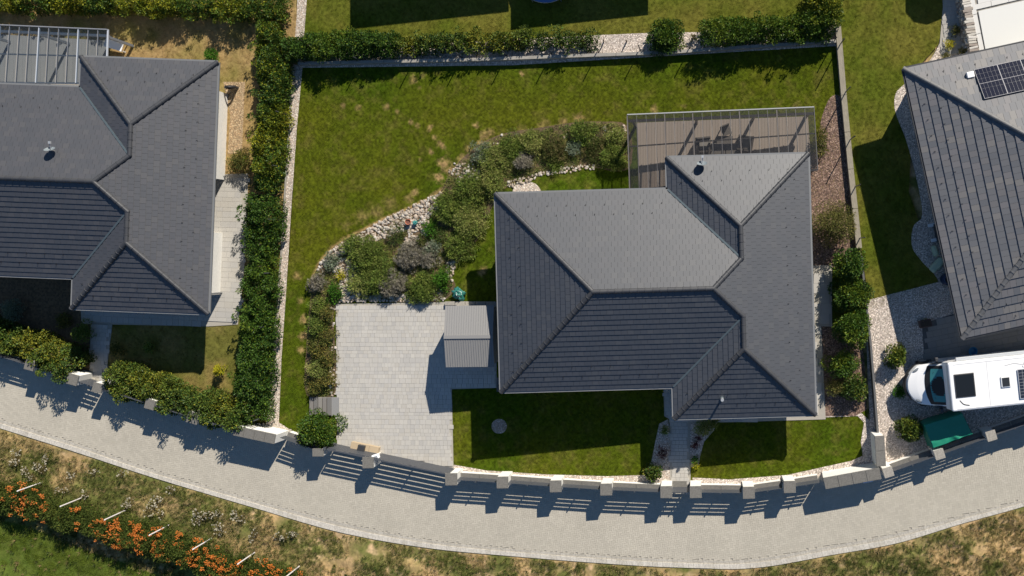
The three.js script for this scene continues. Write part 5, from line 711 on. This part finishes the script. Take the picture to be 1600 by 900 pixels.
// pyracantha row with orange berries and pale stakes below the lane
{
  const berry = new THREE.IcosahedronGeometry(1, 0), mB = mat(1, 1, 1, .5), row = [[-8, 772, 34], [24, 778, 34], [52, 786, 34], [84, 800, 28], [112, 806, 30], [140, 814, 28], [170, 826, 30], [200, 834, 33], [232, 842, 33], [262, 852, 33], [294, 862, 32], [326, 872, 33], [356, 884, 34], [388, 894, 34], [420, 902, 32], [452, 908, 30]];
  const ber = [0, .9, 1, .25, .15, .2, .9, 1.2, 1.2, .8, .7, 1.0, 1.2, 1.2, 1, .9];
  const ord = ['leftmost', 'second', 'third', 'fourth', 'fifth', 'sixth', 'seventh', 'eighth', 'ninth', 'tenth', 'eleventh', 'twelfth', 'thirteenth', 'fourteenth', 'fifteenth', 'sixteenth'];
  row.forEach(([x, y, r], i) => {
    const h = 1.05, o = bush('firethorn_shrub', ord[i] + ' firethorn shrub from the left below the lane', x, y, r, h, 'pyracantha', { group: 'firethorn shrubs with orange berries', ground: bankY, f: .75 }), q = rng32(900 + i), n = Math.round(20 * ber[i]), ms = []; const R = M2(r);
    for (let k = 0; k < n; k++) { const a = q() * 6.283, t = Math.sqrt(q()) * R * .85, cx = Math.cos(a) * t, cz = Math.sin(a) * t - .1, cy = h * (1.02 - .35 * (t / R) ** 2) + .02; for (let b = 0; b < 15; b++) { const s = rr(.017, .034, q); ms.push(new THREE.Matrix4().compose(V(cx + (q() - .5) * .26, cy + (q() - .5) * .12, cz + (q() - .5) * .2), new THREE.Quaternion(), V(s, s, s))); } }
    if (ms.length) { const im = new THREE.InstancedMesh(berry, mB, ms.length), c = new THREE.Color(); ms.forEach((m, k) => { im.setMatrixAt(k, m); const f = .8 + .4 * q(); im.setColorAt(k, c.setRGB(.44 * f, .125 * f, .009)); }); im.name = 'berries'; im.userData.kind = 'stuff'; im.castShadow = true; o.add(im); }
  });
  [[60, 755, 28, 767], [122, 781, 95, 791], [184, 802, 164, 812], [255, 823, 234, 836], [328, 840, 302, 858], [397, 863, 372, 881], [468, 886, 446, 902]].forEach(([x, y, tx, ty], i) => { const h = 1.75, p = gp(tx, ty, h), o = thing('stake', ['leftmost', 'second', 'third', 'fourth', 'fifth', 'sixth', 'seventh'][i] + ' pale stake from the left in the firethorn row', 'stake', V(p.x, G(p.x) - .3, p.z), 0, 'pale stakes in the firethorn row'); part('shaft', cyl(.035, .035, h + .3, 0, 0, 0, 8), mat(.62, .58, .56, .7), o); part('tip', cyl(.036, .03, .05, 0, h + .3, 0, 8), mat(.7, .68, .66, .7), o); });
}
// white yarrow clumps on the bank
{
  const list = [[30, 705], [58, 728], [66, 733], [48, 745], [110, 742], [193, 738], [96, 766], [137, 770], [200, 790], [205, 783], [247, 778], [240, 788], [253, 803], [235, 800], [311, 813], [322, 803], [345, 800], [342, 820], [369, 802], [380, 810], [395, 838], [436, 836], [446, 838], [460, 833], [333, 802], [268, 764], [74, 716], [150, 736], [402, 828], [308, 800], [40, 735], [28, 720], [345, 830]];
  const geo = new THREE.CircleGeometry(1, 7); geo.rotateX(-Math.PI / 2);
  list.forEach(([x, y], i) => { const o = bush('yarrow_clump', 'clump of small white flowers on the dry bank', x, y, rr(4, 8), .22, 'dry', { group: 'white flower clumps on the bank', cat: 'flower', ground: bankY, f: .8, stems: 1, lobes: 5 }), q = rng32(3000 + i), n = 9 + Math.floor(q() * 20), ex = .6 + 1.3 * q(), im = new THREE.InstancedMesh(geo, mPetal, n), c = new THREE.Color(); for (let k = 0; k < n; k++) { const a = q() * 6.28, t = Math.sqrt(q()) * .24, s = rr(.016, .045, q); im.setMatrixAt(k, new THREE.Matrix4().compose(V(Math.cos(a) * t * ex, .24 + q() * .12, Math.sin(a) * t / Math.sqrt(ex)), new THREE.Quaternion().setFromEuler(new THREE.Euler((q() - .5) * .9, 0, (q() - .5) * .9)), V(s, s, s))); const f = .75 + .3 * q(); im.setColorAt(k, c.setRGB(.48 * f, .44 * f, .33 * f)); } im.name = 'flower_heads'; im.userData.kind = 'stuff'; im.castShadow = true; o.add(im); });
}

// ---------------------------------------------------------------- grass
function scatter(name, label, geo, m, region, density, size, tone, skip, yAt, seed) {
  const r = rng32(seed), xs = region.map(p => p.x), zs = region.map(p => p.z), x0 = Math.min(...xs), x1 = Math.max(...xs), z0 = Math.min(...zs), z1 = Math.max(...zs), n = Math.round((x1 - x0) * (z1 - z0) * density), ms = [], cs = [], q = new THREE.Quaternion(), Y = V(0, 1, 0);
  for (let i = 0; i < n; i++) { const x = rr(x0, x1, r), z = rr(z0, z1, r), s = rr(size[0], size[1], r), a = r() * 6.283, t1 = r(); if (!inside(region, x, z) || skip?.(x, z, t1)) continue; const c = tone(x, z, r); q.setFromAxisAngle(Y, a); ms.push(new THREE.Matrix4().compose(V(x, yAt(x, z), z), q, V(s, s * rr(.7, 1.3, r), s))); cs.push(c); }
  const im = new THREE.InstancedMesh(geo, m, ms.length), col = new THREE.Color(); ms.forEach((k, i) => { im.setMatrixAt(i, k); im.setColorAt(i, col.setRGB(...cs[i])); }); im.name = numbered(name); im.castShadow = im.receiveShadow = true; tag(im, label, undefined, undefined, 'stuff'); scene.add(im); leafCount += ms.length; return im;
}
function tuftGeo(n, w, spread, lean, seed) { const r = rng32(seed), p = []; for (let i = 0; i < n; i++) { const a = r() * 6.28, d = Math.sqrt(r()) * spread, x = Math.cos(a) * d, z = Math.sin(a) * d, b = r() * 6.28, l = lean * (.4 + .6 * r()), h = .6 + .4 * r(), c = r() * 6.28, sx = Math.cos(c) * w, sz = Math.sin(c) * w; p.push(x - sx, 0, z - sz, x + sx, 0, z + sz, x + Math.cos(b) * l, h, z + Math.sin(b) * l); } const g = new THREE.BufferGeometry(); g.setAttribute('position', new THREE.Float32BufferAttribute(p, 3)); g.computeVertexNormals(); return g; }
const mGrass = leafM(.9, .3), tuft = tuftGeo(16, .10, 1.7, .9, 21), longTuft = tuftGeo(18, .045, .45, .9, 22);
const paved = ['rock', 'drive', 'houseApron', 'frontPath', 'mulch', 'mulch2', 'frontStrip', 'frontStrip2', 'pathBed', 'gravelRound', 'gravelRing', 'westStrip', 'northBed', 'slabPath', 'mainTerrace'].map(k => P[k]);
const houseFoot = px2([[790, 310], [1040, 305], [1045, 262], [1250, 258], [1262, 630], [1060, 640], [1050, 592], [795, 598]]), deckFoot = px2([[996, 192], [1262, 182], [1268, 262], [1180, 300], [1000, 304]]);
const onPaved = (x, z) => { for (const p of paved) if (inside(p, x, z)) return true; return inside(houseFoot, x, z) || inside(deckFoot, x, z); };
scatter('lawn_grass', 'short grass of the middle lawn', tuft, mGrass, P.lawn, 240, [.026, .042], (x, z, r) => { const c = lawnTone(x, z), d = lawnDry(x, z), g = .5 + 1.0 * r() * (.6 + .8 * vn(x * 9, z * 9, 33)); return mixc(c, [.30, .23, .10], d * .8).map(v => v * g); }, (x, z, t) => onPaved(x, z) || lawnDry(x, z) > .4 + .6 * t, (x) => G(x) - .002, 401);
const westSkip = ['westTerrace', 'westPath', 'westGravel', 'westDark'].map(k => P[k]), westFoot = px2([[-60, 130], [130, 130], [130, 95], [335, 100], [325, 478], [112, 478], [108, 428], [-60, 428]]), verFoot = px2([[-60, 50], [172, 62], [172, 100], [-60, 150]]);
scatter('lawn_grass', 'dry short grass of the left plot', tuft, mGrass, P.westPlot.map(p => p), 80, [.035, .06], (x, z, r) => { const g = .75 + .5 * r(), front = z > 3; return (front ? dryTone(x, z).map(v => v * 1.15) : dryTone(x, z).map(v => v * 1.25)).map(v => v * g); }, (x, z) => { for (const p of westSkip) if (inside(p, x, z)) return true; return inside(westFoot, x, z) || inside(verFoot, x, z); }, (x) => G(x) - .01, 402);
scatter('lawn_grass', 'olive grass of the plot beyond the back hedge', tuft, mGrass, P.northPlot, 110, [.035, .055], (x, z, r) => { const g = .75 + .5 * r(); return oliveTone(x, z).map(v => v * 1.15 * g); }, (x, z) => z < -13.5 || inside(P.northBed, x, z), (x) => G(x) - .014, 403);
scatter('lawn_grass', 'olive grass of the lawn beside the solar roof house', tuft, mGrass, P.eastPlot, 120, [.035, .055], (x, z, r) => { const g = .75 + .5 * r(); return oliveTone(x, z).map(v => v * 1.15 * g); }, (x, z) => z < -13.5 || inside(P.eastSide, x, z), (x) => G(x) - .006, 404);
// small plants between the shrubs of the rock garden
const stoneZones = [[[600, 343], [690, 300], [685, 330], [655, 352], [600, 372], [528, 402], [495, 440], [500, 412], [540, 374]], [[535, 398], [562, 420], [565, 468], [535, 470], [520, 420]], [[640, 350], [670, 345], [668, 395], [628, 392]]].map(z => px2(z));
scatter('ground_cover', 'fine ground cover plants filling the rock garden', tuftGeo(12, .09, .7, 1.0, 31), mSoft, P.rock, 95, [.08, .2], (x, z, r) => { const k = [[.18, .25, .055], [.25, .29, .075], [.34, .34, .11], [.14, .21, .05], [.40, .36, .15], [.24, .26, .16]], g = .7 + .6 * r(); return k[Math.max(0, Math.min(5, Math.floor((vn(x * 1.4, z * 1.4, 55) * .8 + r() * .4) * 5)))].map(v => v * g); }, (x, z, t) => edgeDist(P.rock, x, z) < .12 || (t < .93 && stoneZones.some(p => inside(p, x, z))) || vn(x * 2.3, z * 2.3, 58) < .2, (x) => G(x) + .015, 408);
// rough bank
const bank = px2([...kerbOut.map(([x, y]) => [x, y + 3]), [1700, 960], [-130, 960]]);
const path0 = px2([[-20, 884], [20, 884], [45, 900], [60, 930], [-20, 930]]);
const bankTone = (x, z, r) => { const p = fbm(x * .9, z * .9, 87, 4), q = fbm(x * .35, z * .35, 97, 2), g = .7 + .6 * r(); let c = r() < Math.max(.08, Math.min(.85, (p - .32) * 3 + (q - .5) + (x < -24 ? .2 : 0))) ? [.15, .17, .045] : [.44, .35, .17]; if (r() < .2) c = [.27, .24, .09]; if (inside(greenLawn, x, z)) c = mixc([.10, .155, .014], [.15, .185, .03], r()); return c.map(v => v * g); };
const bald = (x, z, t) => (fbm(x * 1.3, z * 1.3, 99, 3) > (x > 0 || x < -24 ? .60 : .50) + .2 * t);
const by = (() => { const cache = new Map(); return (x, z) => { const k = Math.round(x * 4) + ',' + Math.round(z * 4); let d = cache.get(k); if (d === undefined) { let best = 1e9; d = 0; for (const b of kout) { const q = Math.abs(b.x - .12 * (z - b.z) - x); if (q < best) { best = q; d = z - b.z; } } cache.set(k, d); } const kk = Math.min(1, Math.max(0, d) / .8); return G(x) + .05 - .03 * d + kk * (.34 * (fbm(x * .8, z * .8, 7, 3) - .5) + .16 * (fbm(x * 3, z * 3, 9, 3) - .5)); }; })();
scatter('wild_grass', 'long dry and green wild grass on the bank below the lane', longTuft, mGrass, bank, 95, [.09, .22], bankTone, (x, z, t) => z > 17.4 || inside(greenLawn, x, z) || bald(x, z, t), by, 405);
scatter('wild_grass', 'bright green grass in the lower left corner', tuft, mGrass, greenLawn, 170, [.05, .09], bankTone, (x, z) => z > 17.4 || inside(path0, x, z), by, 406);
// taller weeds at the kerb
scatter('weeds', 'leafy weeds dotted over the bank', gSprig, mSoft, bank, 9, [.14, .32], (x, z, r) => { const c = [[.10, .125, .04], [.16, .15, .05], [.08, .12, .03], [.28, .21, .10]][Math.floor(r() * 4)]; return c; }, (x, z, t) => z > 17.4 || bald(x, z, t), by, 407);
console.log('instances', leafCount);
scene.traverse(o => { if (o.isMesh) { o.castShadow = true; o.receiveShadow = true; } });
renderer.render(scene, camera);
